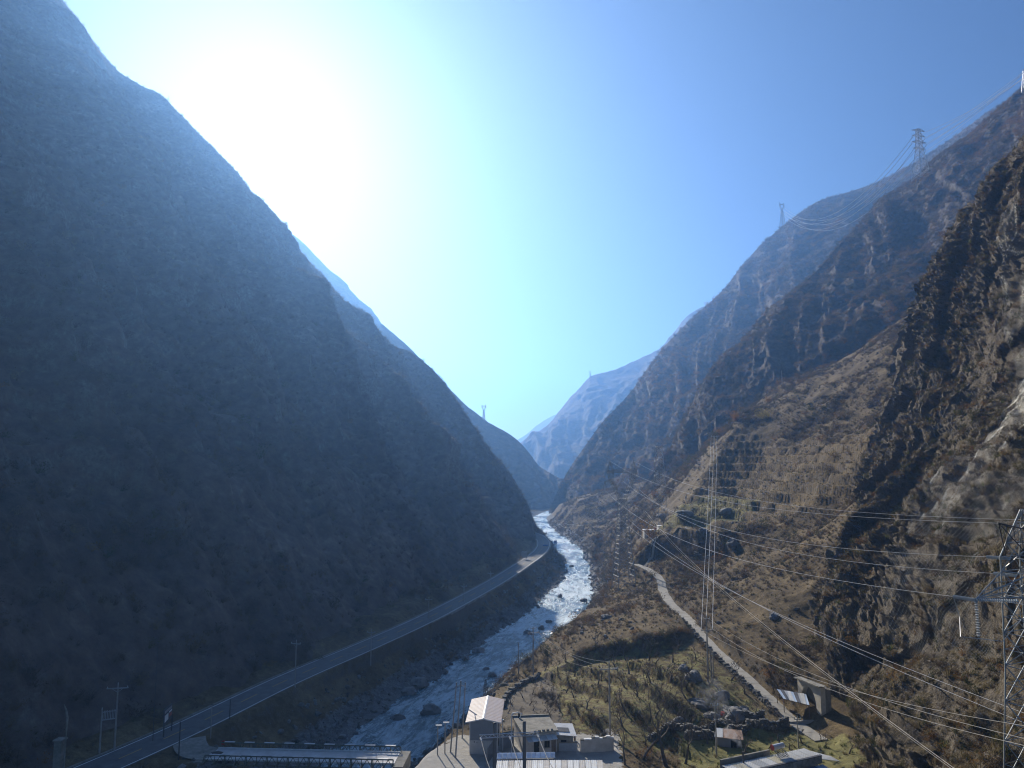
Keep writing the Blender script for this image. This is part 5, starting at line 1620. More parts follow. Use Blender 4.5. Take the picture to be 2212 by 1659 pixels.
sheet_roof(root, [v[3], v[2], v[1], v[0]], 18, [M_WSHEET, M_WSHEET, M_WALLW])
MB().prism([Vector((p.x, p.y, 0)) for p in (v[0] * 0.995 + Vector((0.1, -0.1, 0)), v[1] + Vector((-.2, -.1, 0)), v[2] + Vector((-.2, .1, 0)), v[3] + Vector((.2, .1, 0)))], (0, 0, 2.5)).build("wall", M_WALLW, root)
q = [PZ(1073, 1640, 2.75), PZ(1200, 1637, 2.75), PZ(1199, 1625, 3.1), PZ(1075, 1627, 3.1)]
o = Vector((q[0][0], q[0][1], 0))
root = empty("blue_roof_shed", tuple(o)); tag(root, "narrow shed with pale blue corrugated roof behind the white sheet roof", "shed")
v = [Vector(p) - o for p in q]
sheet_roof(root, [v[0], v[1], v[2], v[3]], 12, [M_BLUE], ribs=4)
c = sum(v, Vector()) / 4
MB().prism([Vector(((c + (p - c) * 0.94).x, (c + (p - c) * 0.94).y, 0)) for p in v], (0, 0, 2.65)).build("wall", M_WALLG, root)
# small grey annex roof at its right end
q = [PZ(1280, 1668, 2.2), PZ(1306, 1668, 2.2), PZ(1302, 1640, 2.9), PZ(1296, 1640, 2.9)]

# --- pale-roofed house with blue wing, lower right
def pale_house():
    z = 4.2
    q = [PZ(1560, 1655, z), PZ(1738, 1617, z), PZ(1772, 1632, z), PZ(1652, 1659, z)]
    o = Vector((q[0][0], q[0][1], 0))
    o.z = gh(o.x, o.y) - 0.3
    root = empty("pale_roof_house", tuple(o)); tag(root, "house with pale striped sheet roof and blue wing at the lower right", "house")
    v = [Vector(p) - o for p in q]
    e0 = v[0] + (v[0] - v[1]) * 0.02
    mats = [M_WSHEET, simple("cream_sheet", (0.56, 0.52, 0.4), 0.5, 0.08, 0.5), M_WSHEET, simple("grey_sheet", (0.42, 0.43, 0.43), 0.5, 0.08, 0.5), M_WSHEET, simple("cream_sheet", (0.56, 0.52, 0.4)), simple("grey_sheet", (0.42, 0.43, 0.43)), M_WSHEET, M_WSHEET, M_WSHEET]
    ext = (v[3] - v[0]); 
    sheet_roof(root, [v[0] + (v[2] - v[1]) * 1.0, v[2], v[1], v[0]], 10, mats, ribs=5)
    n1 = [v[0], v[1], v[2], v[0] + (v[2] - v[1])]
    c = sum(n1, Vector()) / 4
    MB().prism([Vector(((c + (p - c) * 0.95).x, (c + (p - c) * 0.95).y, 0)) for p in n1], (0, 0, v[0].z - 0.06)).build("wall", M_WALLW, root)
    # front parapet, streaked
    a, b = v[2] + Vector((0, 0, -0.85)), v[0] + (v[2] - v[1]) + Vector((0, 0, -0.85))
    dn = Vector((b - a)).normalized(); on = Vector((dn.y, -dn.x, 0))
    on = on if on.y < 0 else -on
    MB().prism([a, b, b + Vector((0, 0, 0.9)), a + Vector((0, 0, 0.9))], on * 0.25).build("parapet", simple("streaked_render", (0.3, 0.29, 0.25), 0.9, 0.4, 2.2, dirt=(0.12, 0.12, 0.1)), root)
    MB().prism([a + Vector((0, 0, 0.9)) - on * 0.05, b + Vector((0, 0, 0.9)) - on * 0.05, b + Vector((0, 0, 0.98)) - on * 0.05, a + Vector((0, 0, 0.98)) - on * 0.05], on * 0.36).build("coping", M_IRON, root)
    # rear parapet wall
    a, b = v[0].lerp(v[1], 0.02) - on * 0.5, v[0].lerp(v[1], 0.6) - on * 0.5
    MB().prism([Vector((a.x, a.y, 0)), Vector((b.x, b.y, 0)), b + Vector((0, 0, 0.5)), a + Vector((0, 0, 0.5))], on * -0.25).build("rear_parapet", M_CONCD, root)
    # blue wing towards the camera
    w0 = v[2] + on * 0.4 + Vector((0, 0, -1.0)); w1 = w0 + (v[2] - v[1]).normalized() * 4.2 + on * 1.5 + Vector((0, 0, -0.4))
    along = (v[0] - v[1]).normalized() * 12
    sheet_roof(root, [w0 + along, w0, w0 + on * 5 + Vector((0, 0, -0.5)), w0 + along + on * 5 + Vector((0, 0, -0.5))], 9, [M_BSHEET, M_BSHEET, M_BLUE], "wing_roof_panel", ribs=4)
    wq = [w0 + along * 0.97, w0, w0 + on * 4.8, w0 + along * 0.97 + on * 4.8]
    MB().prism([Vector((p.x, p.y, 0)) for p in wq], (0, 0, w0.z - 0.65)).build("wing_wall", M_WALLW, root)
    r0 = v[1] + (v[1] - v[0]).normalized() * 0.15
    rr = [v[2] + (v[1] - v[0]).normalized() * 0.1 + Vector((0, 0, -0.5)), r0 + Vector((0, 0, -0.2)), r0 + (v[1] - v[0]).normalized() * 3.0 + Vector((0, 0, -1.0)) - on * -1.5, v[2] + (v[1] - v[0]).normalized() * 3.4 + Vector((0, 0, -1.3))]
    MB().prism(rr, (0, 0, 0.06)).build("side_roof", M_WSHEET, root)
    # stove pipe
    p = v[0].lerp(v[1], 0.22) + on * 0.4
    MB().bar(p, p + Vector((0, 0, 1.4)), 0.11, n=8).build("chimney", M_IRON, root)
    global STOVE
    STOVE = o + p + Vector((0, 0, 1.5))
    # rooftop water heater
    p = v[0].lerp(v[1], 0.58) + on * 0.2
    hd = (v[1] - v[0]).normalized()
    ht_ = empty("water_heater", tuple(o + p + Vector((0, 0, 0.06))))
    tag(ht_, "rooftop solar water heater with red-ended silver tank on the pale roof", "water heater")
    A, B = Vector((0, 0, 1.0)), hd * 1.9 + Vector((0, 0, 1.05))
    MB().bar(A, B, 0.33, n=14).build("tank", M_SILV, ht_)
    MB().bar(A - hd * 0.04, A + hd * 0.1, 0.345, n=14).build("end_cap", simple("red_cap", (0.55, 0.1, 0.08), 0.45, 0.1), ht_)
    for t in (0.15, 0.85):
        c = A.lerp(B, t)
        m = MB().bar(c, Vector((c.x, c.y, 0)) + on * 0.3, 0.035); m.bar(c, Vector((c.x, c.y, 0)) + on * 1.1, 0.035)
        m.build("stand", M_GALVD, ht_)
    for k in range(8):
        c = A.lerp(B, (k + 0.7) / 8.6)
        MB().bar(c + Vector((0, 0, -0.2)), Vector((c.x, c.y, 0.12)) + on * 1.2, 0.035, n=5).build("glass_tube", M_IRON, ht_)
pale_house()

# --- little brown-roofed hut in the garden
b = G(1575, 1610)
root = empty("garden_hut", tuple(b), R(-14)); tag(root, "little hut with a brown sheet roof in the smoky garden", "hut")
MB().box((0, 0, 0.65), (3.4, 2.0, 1.5)).build("wall", M_WALLG, root)
rf = MB().prism([(-2.0, -1.2, 1.35), (2.0, -1.2, 1.3), (1.9, 1.3, 1.75), (-1.8, 1.3, 1.8)], (0, 0, 0.06)).build("roof", simple("rust_sheet", (0.36, 0.24, 0.17), 0.7, 0.25, 1.0), root)
MB().prism([(-2.05, -1.25, 1.43), (-0.9, -1.25, 1.42), (-0.8, 1.2, 1.85), (-1.85, 1.2, 1.88)], (0, 0, 0.03)).build("patch_sheet", M_WSHEET, rf)
dr = MB().box((0.6, -1.02, 0.55), (0.8, 0.06, 1.2)).build("door", M_DARK, root)

# --- arch wall at the foot of the cliff
def arch_wall():
    B = PZ(1786, 1566, 2.4); A = np.array([B[0] - 0.9, B[1] + 6.6, 2.4])
    o = Vector(B)
    root = empty("arch_portal", tuple(o)); tag(root, "tall concrete wall with an arched opening at the foot of the cliff", "portal")
    d = Vector(A) - o; d.z = 0; L = d.length; d.normalize()
    nrm = Vector((-d.y, d.x, 0)); nrm = nrm if nrm.x < 0 else -nrm
    H0, H1 = 5.6, 5.0
    cx, rad, spring = 0.52 * L, 0.33 * L, 1.9
    outer = [(0, -0.6), (0, H0), (L, H1), (L, -0.6)]
    arc = [(cx + rad * math.cos(t), spring + rad * 1.25 * math.sin(t)) for t in np.linspace(0, math.pi, 17)]
    f = lambda u, z: d * u + Vector((0, 0, z))
    m = MB()
    # one ring of blocks round the opening, then the solid sides
    m.prism([f(0, -0.6), f(0, H0), f(cx - rad, H0 + (H1 - H0) * (cx - rad) / L), f(cx - rad, -0.6)], nrm * 0.8)
    m.prism([f(cx + rad, -0.6), f(cx + rad, H0 + (H1 - H0) * (cx + rad) / L), f(L, H1), f(L, -0.6)], nrm * 0.8)
    for (u0, z0), (u1, z1) in zip(arc[:-1], arc[1:]):
        m.prism([f(u0, z0), f(u0, H0 + (H1 - H0) * u0 / L), f(u1, H0 + (H1 - H0) * u1 / L), f(u1, z1)], nrm * 0.8)
    m.build("masonry", simple("portal_concrete", (0.52, 0.48, 0.4), 0.9, 0.15, 0.9, dirt=(0.36, 0.32, 0.25)), root)
    MB().prism([f(cx - rad, -0.6), f(cx + rad, -0.6), f(cx + rad, spring + rad * 1.26), f(cx - rad, spring + rad * 1.26)], nrm * -0.06).build("infill", simple("infill_render", (0.2, 0.19, 0.16), 0.9, 0.25, 1.0), root)
    MB().prism([f(-0.5, H0 + 0.04), f(L + 0.2, H1 + 0.0), f(L + 0.2, H1 + 0.16), f(-0.5, H0 + 0.2)], nrm * 1.3).build("coping", M_CONCD, root)
    MB().prism([f(0.0, -0.6), f(0.0, H0 - 0.3), f(0.0, H0 - 0.3) - nrm * 0.9 + Vector((0, 0, -0.3)), f(0, -0.6) - nrm * 0.9], d * 0.6).build("return_wall", M_CONCD, root)
    for k in range(3):
        z0 = 4.75 - 0.0 * k
    # low grey parapet running from the wall across the path's end
    C0 = PZ(1700, 1568, 2.2)
    root2 = empty("parapet", tuple(Vector(C0))); tag(root2, "low smooth grey parapet across the bottom end of the footpath", "parapet")
    e = o - Vector(C0) + Vector((0, -0.3, 0)); e.z = 0
    MB().prism([Vector((0, 0, -0.8)), e + Vector((0, 0, -0.8)), e + Vector((0, 0, 1.0)), Vector((0, 0, 0.55))], (0, 0.3, 0)).build("masonry", simple("smooth_grey", (0.33, 0.34, 0.34), 0.8, 0.1, 0.6), root2)
    MB().prism([Vector((0, -.04, 0.55)), e + Vector((0, -.04, 1.0)), e + Vector((0, -.04, 1.06)), Vector((0, -.04, 0.61))], (0, 0.38, 0)).build("coping", M_CONC, root2)
arch_wall()

# --- open shed with loose sheets beside the arch
q = [PZ(1693, 1510, 5.0), PZ(1748, 1524, 5.0), PZ(1742, 1500, 5.5), PZ(1678, 1489, 5.5)]
o = Vector((q[0][0], q[0][1], 2.6))
root = empty("open_shed", tuple(o)); tag(root, "open shed roofed with loose bluish sheets, tucked left of the arch", "shed")
v = [Vector(p) - o for p in q]
for k in range(9):
    t0, t1 = k / 9, (k + 1.12) / 9
    j = 0.06 * math.sin(k * 3.3)
    MB().prism([v[0].lerp(v[1], t0) + Vector((j, -j, 0.04 * (k % 2))), v[0].lerp(v[1], min(t1, 1)) + Vector((j, j, 0.03 * (k % 3))), v[3].lerp(v[2], min(t1, 1)) + Vector((-j, 0, 0.05 * (k % 2))), v[3].lerp(v[2], t0) + Vector((0, j, 0.02))], (0, 0, 0.035)).build("sheet", [M_BLUE, M_WSHEET, simple("grey_sheet", (0.42, 0.43, 0.43)), M_IRON][(k * 7) % 4], root)
for p in v: MB().bar(Vector((p.x, p.y, -0.5)), p, 0.07, n=6).build("post", M_WOOD, root)
MB().bar(v[0], v[1], 0.06).build("beam", M_WOOD, root); MB().bar(v[3], v[2], 0.06).build("beam", M_WOOD, root)
MB().box((2.0, 0.6, 0.3), (1.6, 0.8, 0.7), 0.3).build("crate", M_WOOD, root)
# bamboo rail at the path's end
a, b = Vector(PZ(1657, 1530, 3.2)), Vector(PZ(1697, 1572, 2.2))
root = empty("stick_fence", tuple(a)); tag(root, "rickety stick fence along the bottom bend of the footpath", "fence")
for k in range(11):
    p = (b - a) * (k / 10)
    MB().bar(p + Vector((0, 0, -0.6)), p + Vector((0.08 * math.sin(k * 2.7), 0, 1.25 + 0.3 * math.sin(k * 1.9))), 0.04, 0.03, n=5).build("stick", M_WOOD, root)
for z in (0.4, 0.95): MB().bar(Vector((0, 0, z)), b - a + Vector((0, 0, z)), 0.03, n=5).build("rail", M_WOOD, root)

# --- white hut by the slim pylon
b = Vector(P(1391, 1117, 262)); b.z = min(b.z, gh(b.x + 3, b.y) + 0.0)
root = empty("white_hut", tuple(b)); tag(root, "small white flat-roofed hut on the terrace by the slim pylon", "hut")
MB().box((2.6, 1.5, 1.0), (5.2, 3.4, 2.9)).build("wall", M_WALLW, root)
MB().box((2.6, 1.5, 2.5), (5.6, 3.8, 0.15)).build("roof", M_WHITE, root)
MB().box((6.6, 1.9, 1.7), (2.6, 3.0, 4.4)).build("tower_room", M_WALLW, root)
MB().box((6.6, 1.9, 3.97), (2.9, 3.3, 0.12)).build("tower_roof", M_WHITE, root)
MB().box((1.5, -0.22, 0.6), (0.9, 0.05, 1.9)).build("door", M_DARK, root)
wn_ = MB().box((3.6, -0.22, 1.2), (1.0, 0.05, 0.9)).build("window", M_DARK, root)
MB().box((3.6, -0.26, 0.71), (1.2, 0.1, 0.08)).build("sill", M_CONC, wn_)
MB().bar((4.2, 1.0, 2.6), (4.2, 1.0, 3.5), 0.55, 0.3, n=10).build("roof_tank", simple("rust_tank", (0.3, 0.12, 0.08), 0.6, 0.2), root)

# ------------------------------------------------------------------ dry stone walls (loose stones laid in courses)
def stone_wall(label, pts, h, w, step=0.34, base=None, white=False):
    L = crom(np.array([[p[0], p[1]] for p in pts], float), 80)
    s = np.concatenate([[0], np.cumsum(np.linalg.norm(np.diff(L, axis=0), axis=1))])
    root = empty("dry_stone_wall", (L[0, 0], L[0, 1], gh(L[0, 0], L[0, 1])))
    tag(root, label, "stone wall")
    rr = random.Random(len(label) * 7)
    m = MB()
    o = root.location
    n = int(s[-1] / step)
    hz = 0.22
    for i in range(n):
        t = (i + 0.5) * s[-1] / n
        x, y = np.interp(t, s, L[:, 0]), np.interp(t, s, L[:, 1])
        x2, y2 = np.interp(min(t + .3, s[-1]), s, L[:, 0]), np.interp(min(t + .3, s[-1]), s, L[:, 1])
        rz = math.atan2(y2 - y, x2 - x + 1e-6)
        z0 = gh(x, y)
        rows = max(1, int((h + 0.15 * math.sin(i * 0.7)) / hz))
        for k in range(-1, rows):
            sx, sy, sz = step * rr.uniform(0.75, 1.15), w * rr.uniform(0.85, 1.15), hz * rr.uniform(0.8, 1.15)
            b = len(m.v)
            m.box((x - o.x + rr.gauss(0, .05), y - o.y + rr.gauss(0, .05), z0 - o.z + (k + 0.5) * hz), (sx, sy, sz), rz + rr.gauss(0, 0.12))
            for q_ in range(b, b + 8):
                v_ = m.v[q_]; m.v[q_] = (v_[0] + rr.gauss(0, .05), v_[1] + rr.gauss(0, .05), v_[2] + rr.gauss(0, .035))
    st = m.build("stones", M_STONE, root); st["kind"] = "stuff"
    return root
stone_wall("long dark dry-stone wall between the orchard and the garden", [PZ(1480, 1604, 1.2), PZ(1530, 1588, 1.5), PZ(1600, 1580, 1.7), PZ(1660, 1574, 2.0), PZ(1705, 1572, 2.2)], 1.3, 0.5)
stone_wall("curved stone wall below the heap of boulders at the orchard's end", [PZ(1400, 1586, 1.6), PZ(1470, 1574, 1.9), PZ(1540, 1566, 2.0), PZ(1600, 1560, 2.2), PZ(1650, 1548, 2.6)], 1.0, 0.5)
po = lambda k, off: (PATH[k][0] - off * 0.72, PATH[k][1] - off * 0.69)
stone_wall("stone retaining wall along the lower side of the footpath", [po(22, 1.7), po(40, 1.7), po(58, 1.7), po(72, 1.7), po(84, 1.7)], 0.75, 0.7)
stone_wall("low stone bank wall between the ploughed plot and the river", [PZ(1085, 1530, -1), PZ(1098, 1500, -1.2), PZ(1130, 1475, -1.4), PZ(1165, 1460, -1.4)], 0.8, 0.7)
stone_wall("mossy stone wall below the upper fields", [P(1500, 1176, 222), P(1540, 1178, 214), P(1590, 1170, 208)], 1.6, 0.7, 0.6)
# pale rendered wall by the yard
a, b = PZ(1254, 1626, 0.0), PZ(1326, 1620, 0.2)
root = empty("yard_wall", tuple(Vector(a))); tag(root, "pale plastered wall with uneven top beside the bare trees", "wall")
d = Vector(b) - Vector(a)
m = MB()
n = 14
for k in range(n):
    h0, h1 = [1.55 + 0.35 * smooth(0, 0.4, t) + 0.12 * math.sin(t * 17) for t in (k / n, (k + 1) / n)]
    p0, p1 = d * (k / n), d * ((k + 1) / n)
    m.prism([p0 + Vector((0, 0, -0.5)), p1 + Vector((0, 0, -0.5)), p1 + Vector((0, 0, float(h1))), p0 + Vector((0, 0, float(h0)))], (0, 0.35, 0))
m.build("masonry", simple("wall_plaster", (0.52, 0.48, 0.42), 0.9, 0.15, 1.0, dirt=(0.36, 0.32, 0.27)), root)
rr = random.Random(3)
for k in range(9):
    p = d * ((k + 0.5) / 9)
    h = 1.55 + 0.35 * smooth(0, 0.4, (k + .5) / 9) + 0.12 * math.sin((k + .5) / 9 * 17)
    MB().box((p.x, p.y + 0.17, float(h) + 0.08), (0.55, 0.4, 0.16), rr.gauss(0, 0.1)).build("coping_stone", M_WHITE if k % 3 else M_STONE, root)
a = PZ(1205, 1622, 0.0)
root = empty("yard_wall", tuple(Vector(a))); tag(root, "short grey-blue wall between the lean-to and the plastered wall", "wall")
MB().prism([(0.2, 0, -0.4), (2.9, 0.0, -0.4), (2.9, 0, 1.1), (0.2, 0, 1.1)], (0, 0.3, 0)).build("masonry", simple("blue_grey_render", (0.3, 0.34, 0.38), 0.9, 0.12), root)
MB().box((1.55, 0.15, 1.15), (2.8, 0.4, 0.1)).build("coping", M_CONCD, root)

# red bucket
b = G(1561, 1546)
root = empty("red_bucket", tuple(b)); tag(root, "bright red bucket lying beside the boulder heap", "bucket")
MB().bar((0, 0, 0), (0.1, 0, 0.55), 0.28, 0.36, n=12).build("body", simple("red_plastic", (0.6, 0.03, 0.02), 0.4, 0.1), root)
MB().path([(-0.28, 0, 0.5), (0.0, 0.1, 0.85), (0.4, 0, 0.6)], 0.02, 5).build("handle", M_GALV, root)
# ------------------------------------------------------------------ bare trees
M_BARK = simple("bark", (0.11, 0.09, 0.075), 0.95, 0.3, 4.0)
M_TWIG = simple("twig_bark", (0.17, 0.138, 0.11), 0.95, 0.25, 4.0)
def bare_tree_meshes(seed, h, spread, levels, nfork, trunk_h, r0, twig_r):
    rr = random.Random(seed)
    tr, cr = MB(), MB()
    def grow(p, d, L, r, lev):
        n = 3
        pts, rad = [p], [r]
        dd = d.copy()
        for k in range(n):
            dd = (dd + Vector((rr.gauss(0, .22), rr.gauss(0, .22), rr.gauss(0, .12) + 0.05))).normalized()
            pts.append(pts[-1] + dd * L / n)
            rad.append(max(twig_r * 0.6, r * (1 - 0.42 * (k + 1) / n)))
        (tr if lev == 0 else cr).path(pts, rad, 6 if lev == 0 else (4 if lev == 1 else 3))
        if lev >= levels: return
        m = nfork if lev else nfork + 1
        for k in range(m):
            t = 1.0 if k < 2 else rr.uniform(0.35, 0.9)
            b = pts[-1] if t == 1.0 else pts[0].lerp(pts[-1], t)
            ang = rr.uniform(0, 6.283)
            side_v = Vector((math.cos(ang), math.sin(ang), 0)) * spread
            nd = (dd * 0.75 + side_v + Vector((0, 0, 0.25))).normalized()
            grow(b, nd, L * rr.uniform(0.6, 0.82), max(twig_r, rad[-1] * rr.uniform(0.6, 0.85)), lev + 1)
    grow(Vector((0, 0, -0.15)), Vector((rr.gauss(0, .12), rr.gauss(0, .12), 1)).normalized(), trunk_h, r0, 0)
    a, b = tr.mesh("trunk"), cr.mesh("crown")
    a.materials.append(M_BARK); b.materials.append(M_TWIG)
    return a, b
ORCH_M = [bare_tree_meshes(s, 3.5, 0.85, 5, 2, 1.0, 0.14, 0.026) for s in range(1, 7)]
def plant_tree(name, pos, meshes, rz, sc, label, group=None, cat="tree"):
    o = empty(name, tuple(pos), rz)
    o.scale = (sc, sc, sc)
    tag(o, label, cat, group)
    link("trunk", meshes[0], None, o); link("crown", meshes[1], None, o)
    return o
def poisson(poly, dmin, tries, ok=None):
    xs = [p[0] for p in poly]; ysv = [p[1] for p in poly]
    out = []
    rr = random.Random(int(dmin * 100) + len(poly))
    for _ in range(tries):
        x, y = rr.uniform(min(xs), max(xs)), rr.uniform(min(ysv), max(ysv))
        if not in_poly(np.array([x]), np.array([y]), poly)[0]: continue
        if any((x - a) ** 2 + (y - b) ** 2 < dmin * dmin for a, b in out): continue
        if ok and not ok(x, y): continue
        out.append((x, y))
    return out
def off_path(x, y):
    d, _, _ = dist_line(np.array([x]), np.array([y]), PATH[::4, :2])
    return d[0] > 2.5
rr = random.Random(5)
def plant_many(pts, smin, smax, label, group):
    for x, y in pts:
        plant_tree("orchard_tree", (x, y, gh(x, y)), ORCH_M[rr.randrange(6)], rr.uniform(0, 6.28), rr.uniform(smin, smax), label, group)
plant_many([p for p in poisson(ORCH, 4.0, 6000, off_path) if not in_poly(np.array([p[0]]), np.array([p[1]]), HOUSE_PLOT)[0]], 1.0, 1.5, "small leafless fruit tree on the green terraces below the footpath", "fruit trees on the lower terraces")
plant_many(poisson(HOUSE_PLOT, 3.0, 2500), 0.6, 0.9, "young leafless tree on the bare brown plot behind the gabled house", "young trees on the brown plot")
plant_many(poisson(FIELD, 4.2, 3000), 0.8, 1.15, "small leafless fruit tree on the high field by the white hut", "fruit trees on the high field")
plant_many(poisson([PZ(1590, 1592, 2), PZ(1800, 1592, 2.6), PZ(1840, 1630, 3), PZ(1760, 1612, 2), PZ(1600, 1625, 1.5)], 2.6, 2500), 0.7, 1.0, "thin leafless garden tree behind the pale-roofed house", "garden trees")
BIG = bare_tree_meshes(31, 9, 0.62, 6, 2, 2.6, 0.16, 0.016)
BIG2 = bare_tree_meshes(37, 8, 0.7, 6, 2, 2.2, 0.14, 0.016)
b = G(1440, 1655); plant_tree("bare_tree", b, BIG, 0.6, 1.9, "tall dark leafless tree spreading in front of the orchard at the bottom edge")
b = G(1388, 1640); plant_tree("bare_tree", b, BIG2, 2.1, 1.6, "second leafless tree beside the plastered wall, slightly shorter")
b = G(1350, 1652); plant_tree("bare_tree", b, BIG2, 4.0, 1.2, "small many-stemmed leafless tree above the white sheet roof")
b = G(1480, 1650); plant_tree("bare_tree", b, BIG, 3.4, 1.2, "leafless tree right of the tall one at the garden's edge")

# small conifer on the bank
def conifer():
    b = G(1049, 1500)
    root = empty("conifer_tree", tuple(b)); tag(root, "small dark pointed conifer on the river bank behind the gabled house", "tree")
    MB().bar((0, 0, -0.2), (0, 0, 2.6), 0.09, 0.03, n=6).build("trunk", M_BARK, root)
    r = np.random.default_rng(9)
    V, F = [], []
    for k in range(900):
        h = r.uniform(0.35, 3.1); rad = (1 - (h / 3.15)) ** 0.8 * 0.75 * r.uniform(0.4, 1.05)
        t = r.uniform(0, 6.283)
        p = np.array([math.cos(t) * rad, math.sin(t) * rad, h])
        d = np.array([math.cos(t), math.sin(t), r.uniform(-0.5, 0.6)]) * 0.14
        w = np.cross(d, r.normal(0, 1, 3)); w = w / np.linalg.norm(w) * 0.04
        o = len(V); V += [p - w, p + w, p + d]; F.append((o, o + 1, o + 2))
    me = bpy.data.meshes.new("crown"); me.from_pydata([tuple(v) for v in V], [], F)
    link("crown", me, simple("conifer_needles", (0.035, 0.04, 0.022), 0.9, 0.4, 6.0), root)
conifer()

# ------------------------------------------------------------------ single large bushes on the upper slope
def bush(px, py, size, mat, label, seed, y=None):
    b = Vector(P(px, py, y)) if y else G(px, py)
    if y: b.z = gh(b.x, b.y)
    o = shrub_mesh("foliage", seed, 90, 700, 0.085, 0.85, mat)
    root = empty("bush", tuple(b)); tag(root, label, "bush")
    root.scale = (size, size, size)
    COL.objects.link(o); o.name = "foliage"; o.parent = root
    MB().bar((0, 0, -0.15), (0.03, 0, 0.5), 0.06, 0.03, n=5).build("stem", M_BARK, root)
V_YEL = veg_mat("yellow_leaves", [(0.34, 0.27, 0.07), (0.38, 0.3, 0.09)], trans=0.4)
V_ORA = veg_mat("orange_leaves", [(0.3, 0.15, 0.045), (0.34, 0.18, 0.06)], trans=0.4)
bush(1655, 905, 3.4, V_YEL, "big rounded yellow-green bush above the terraces", 61)
bush(1592, 908, 3.2, V_ORA, "orange-brown bush left of the yellow one above the terraces", 62)
bush(1627, 875, 2.0, V_YEL, "small yellow bush uphill of the big yellow bush", 63)
bush(1662, 868, 2.2, V_ORA, "small orange bush on the skyline of the scree slope", 64)
bush(1556, 940, 2.8, V_ORA, "russet bush at the top left corner of the terraces", 65)
bush(1880, 880, 3.0, V_GREY, "large grey leafless bush in the middle of the scree slope", 66)
bush(1780, 915, 3.0, V_GREY, "grey rounded bush right of the yellow bush", 67)
bush(1830, 905, 2.6, V_BARE, "purplish-brown rounded bush between two grey ones", 68)
bush(1950, 745, 3.2, V_GREY, "grey bush near the top of the scree slope beneath the cliff", 69)
bush(2090, 640, 0.1, V_ORA, "x", 70) if False else None
bush(1415, 1075, 2.8, V_ORA, "pale orange bush beside the slim pylon's foot", 71)
bush(1345, 1195, 3.0, V_BARE, "brown bush on the brink left of the fork-headed pylon", 72)

# ------------------------------------------------------------------ boulders
def boulder(px, py, size, label, seed, z=None, squash=0.65, dark=False):
    b = Vector(PZ(px, py, z)) if z is not None else G(px, py)
    me = rock_mesh("boulder", seed, 3, None, squash)
    o = link("boulder", me, M_BOULD)
    o.location = (b.x, b.y, b.z + size * squash * 0.25)
    o.scale = (size, size, size)
    o.rotation_euler = (0, 0, seed * 1.7)
    tag(o, label, "boulder")
    return o
WZ = RIV_Z
for i, (px, py, sz, lab) in enumerate([
    (930, 1540, 1.7, "big dark boulder in mid-river left of the gabled house"),
    (1049, 1448, 0.85, "dark rock in the river just upstream of the conifer"),
    (1064, 1460, 0.9, "low wet rock by the bank right of the conifer"),
    (1140, 1370, 1.3, "grey boulder standing in the river behind the crossarm pole"),
    (1170, 1360, 1.4, "dark boulder at the right bank below the rough slope"),
    (1185, 1345, 1.0, "rock at the right water's edge where the river narrows"),
    (1033, 1410, 1.5, "rounded boulder at the left bank beside the widest riffle"),
    (1005, 1425, 1.2, "boulder on the left gravel bank downhill of the roadside pole"),
    (905, 1480, 2.0, "pale angular boulder on the left gravel bank"),
    (880, 1500, 1.5, "boulder in the rubble downstream of the pale angular one"),
    (960, 1455, 1.3, "flat boulder at the left water's edge"),
    (860, 1555, 1.2, "low boulder in the shallow water near the bridge"),
    (1135, 1430, 1.1, "dark rock at the foot of the river-corner poles"),
    (1115, 1440, 0.9, "smaller dark rock at the river corner"),
    (1180, 1410, 1.3, "pale slab among the rocks below the orchard corner"),
    (1160, 1425, 1.2, "pale tilted rock right of the river-corner poles"),
    (1210, 1290, 1.3, "rock at the left bank beneath the road's far curve"),
    (1262, 1300, 1.5, "dark boulder at the foot of the fork-headed pylon's slope"),
    (1217, 1250, 1.3, "rock breaking the white water at the far left bank"),
    (1235, 1225, 1.2, "small rock in the far sunlit riffle"),
]):
    boulder(px, py, sz, lab, 100 + i, WZ - 0.1, 0.7)
for i, (px, py, sz, lab) in enumerate([
    (1498, 1468, 2.0, "huge pale boulder beside the footpath poles"),
    (1478, 1448, 1.2, "flat-topped pale boulder uphill of the huge one"),
    (1506, 1524, 1.5, "low grey boulder in the grass below the huge one"),
    (1560, 1508, 1.5, "dark boulder half sunk in the grass near the footpath wall"),
    (1535, 1550, 1.0, "dark round boulder left of the red bucket"),
    (1590, 1545, 1.6, "largest boulder of the heap above the curved wall"),
    (1610, 1542, 1.3, "light boulder on the right of the heap"),
    (1575, 1538, 1.0, "small boulder behind the heap"),
    (1625, 1550, 1.0, "boulder at the right end of the heap"),
    (1466, 1560, 1.1, "dark boulder at the lower orchard wall"),
    (1432, 1118, 2.0, "dark boulder on the high field near the white hut"),
    (1477, 1115, 2.6, "big dark boulder in the middle of the high field"),
    (1520, 1148, 1.5, "pointed dark boulder at the edge of the high field"),
    (1570, 1108, 1.8, "dark boulder under the terraces at the right of the field"),
    (1585, 1180, 2.2, "pale flat slab on the slope right of the steep wires"),
    (1672, 1335, 1.3, "white flat stone on the slope above the footpath"),
    (1310, 1335, 1.2, "dark square boulder on the rough slope below the pylon"),
]):
    boulder(px, py, sz, lab, 140 + i, None, 0.6)

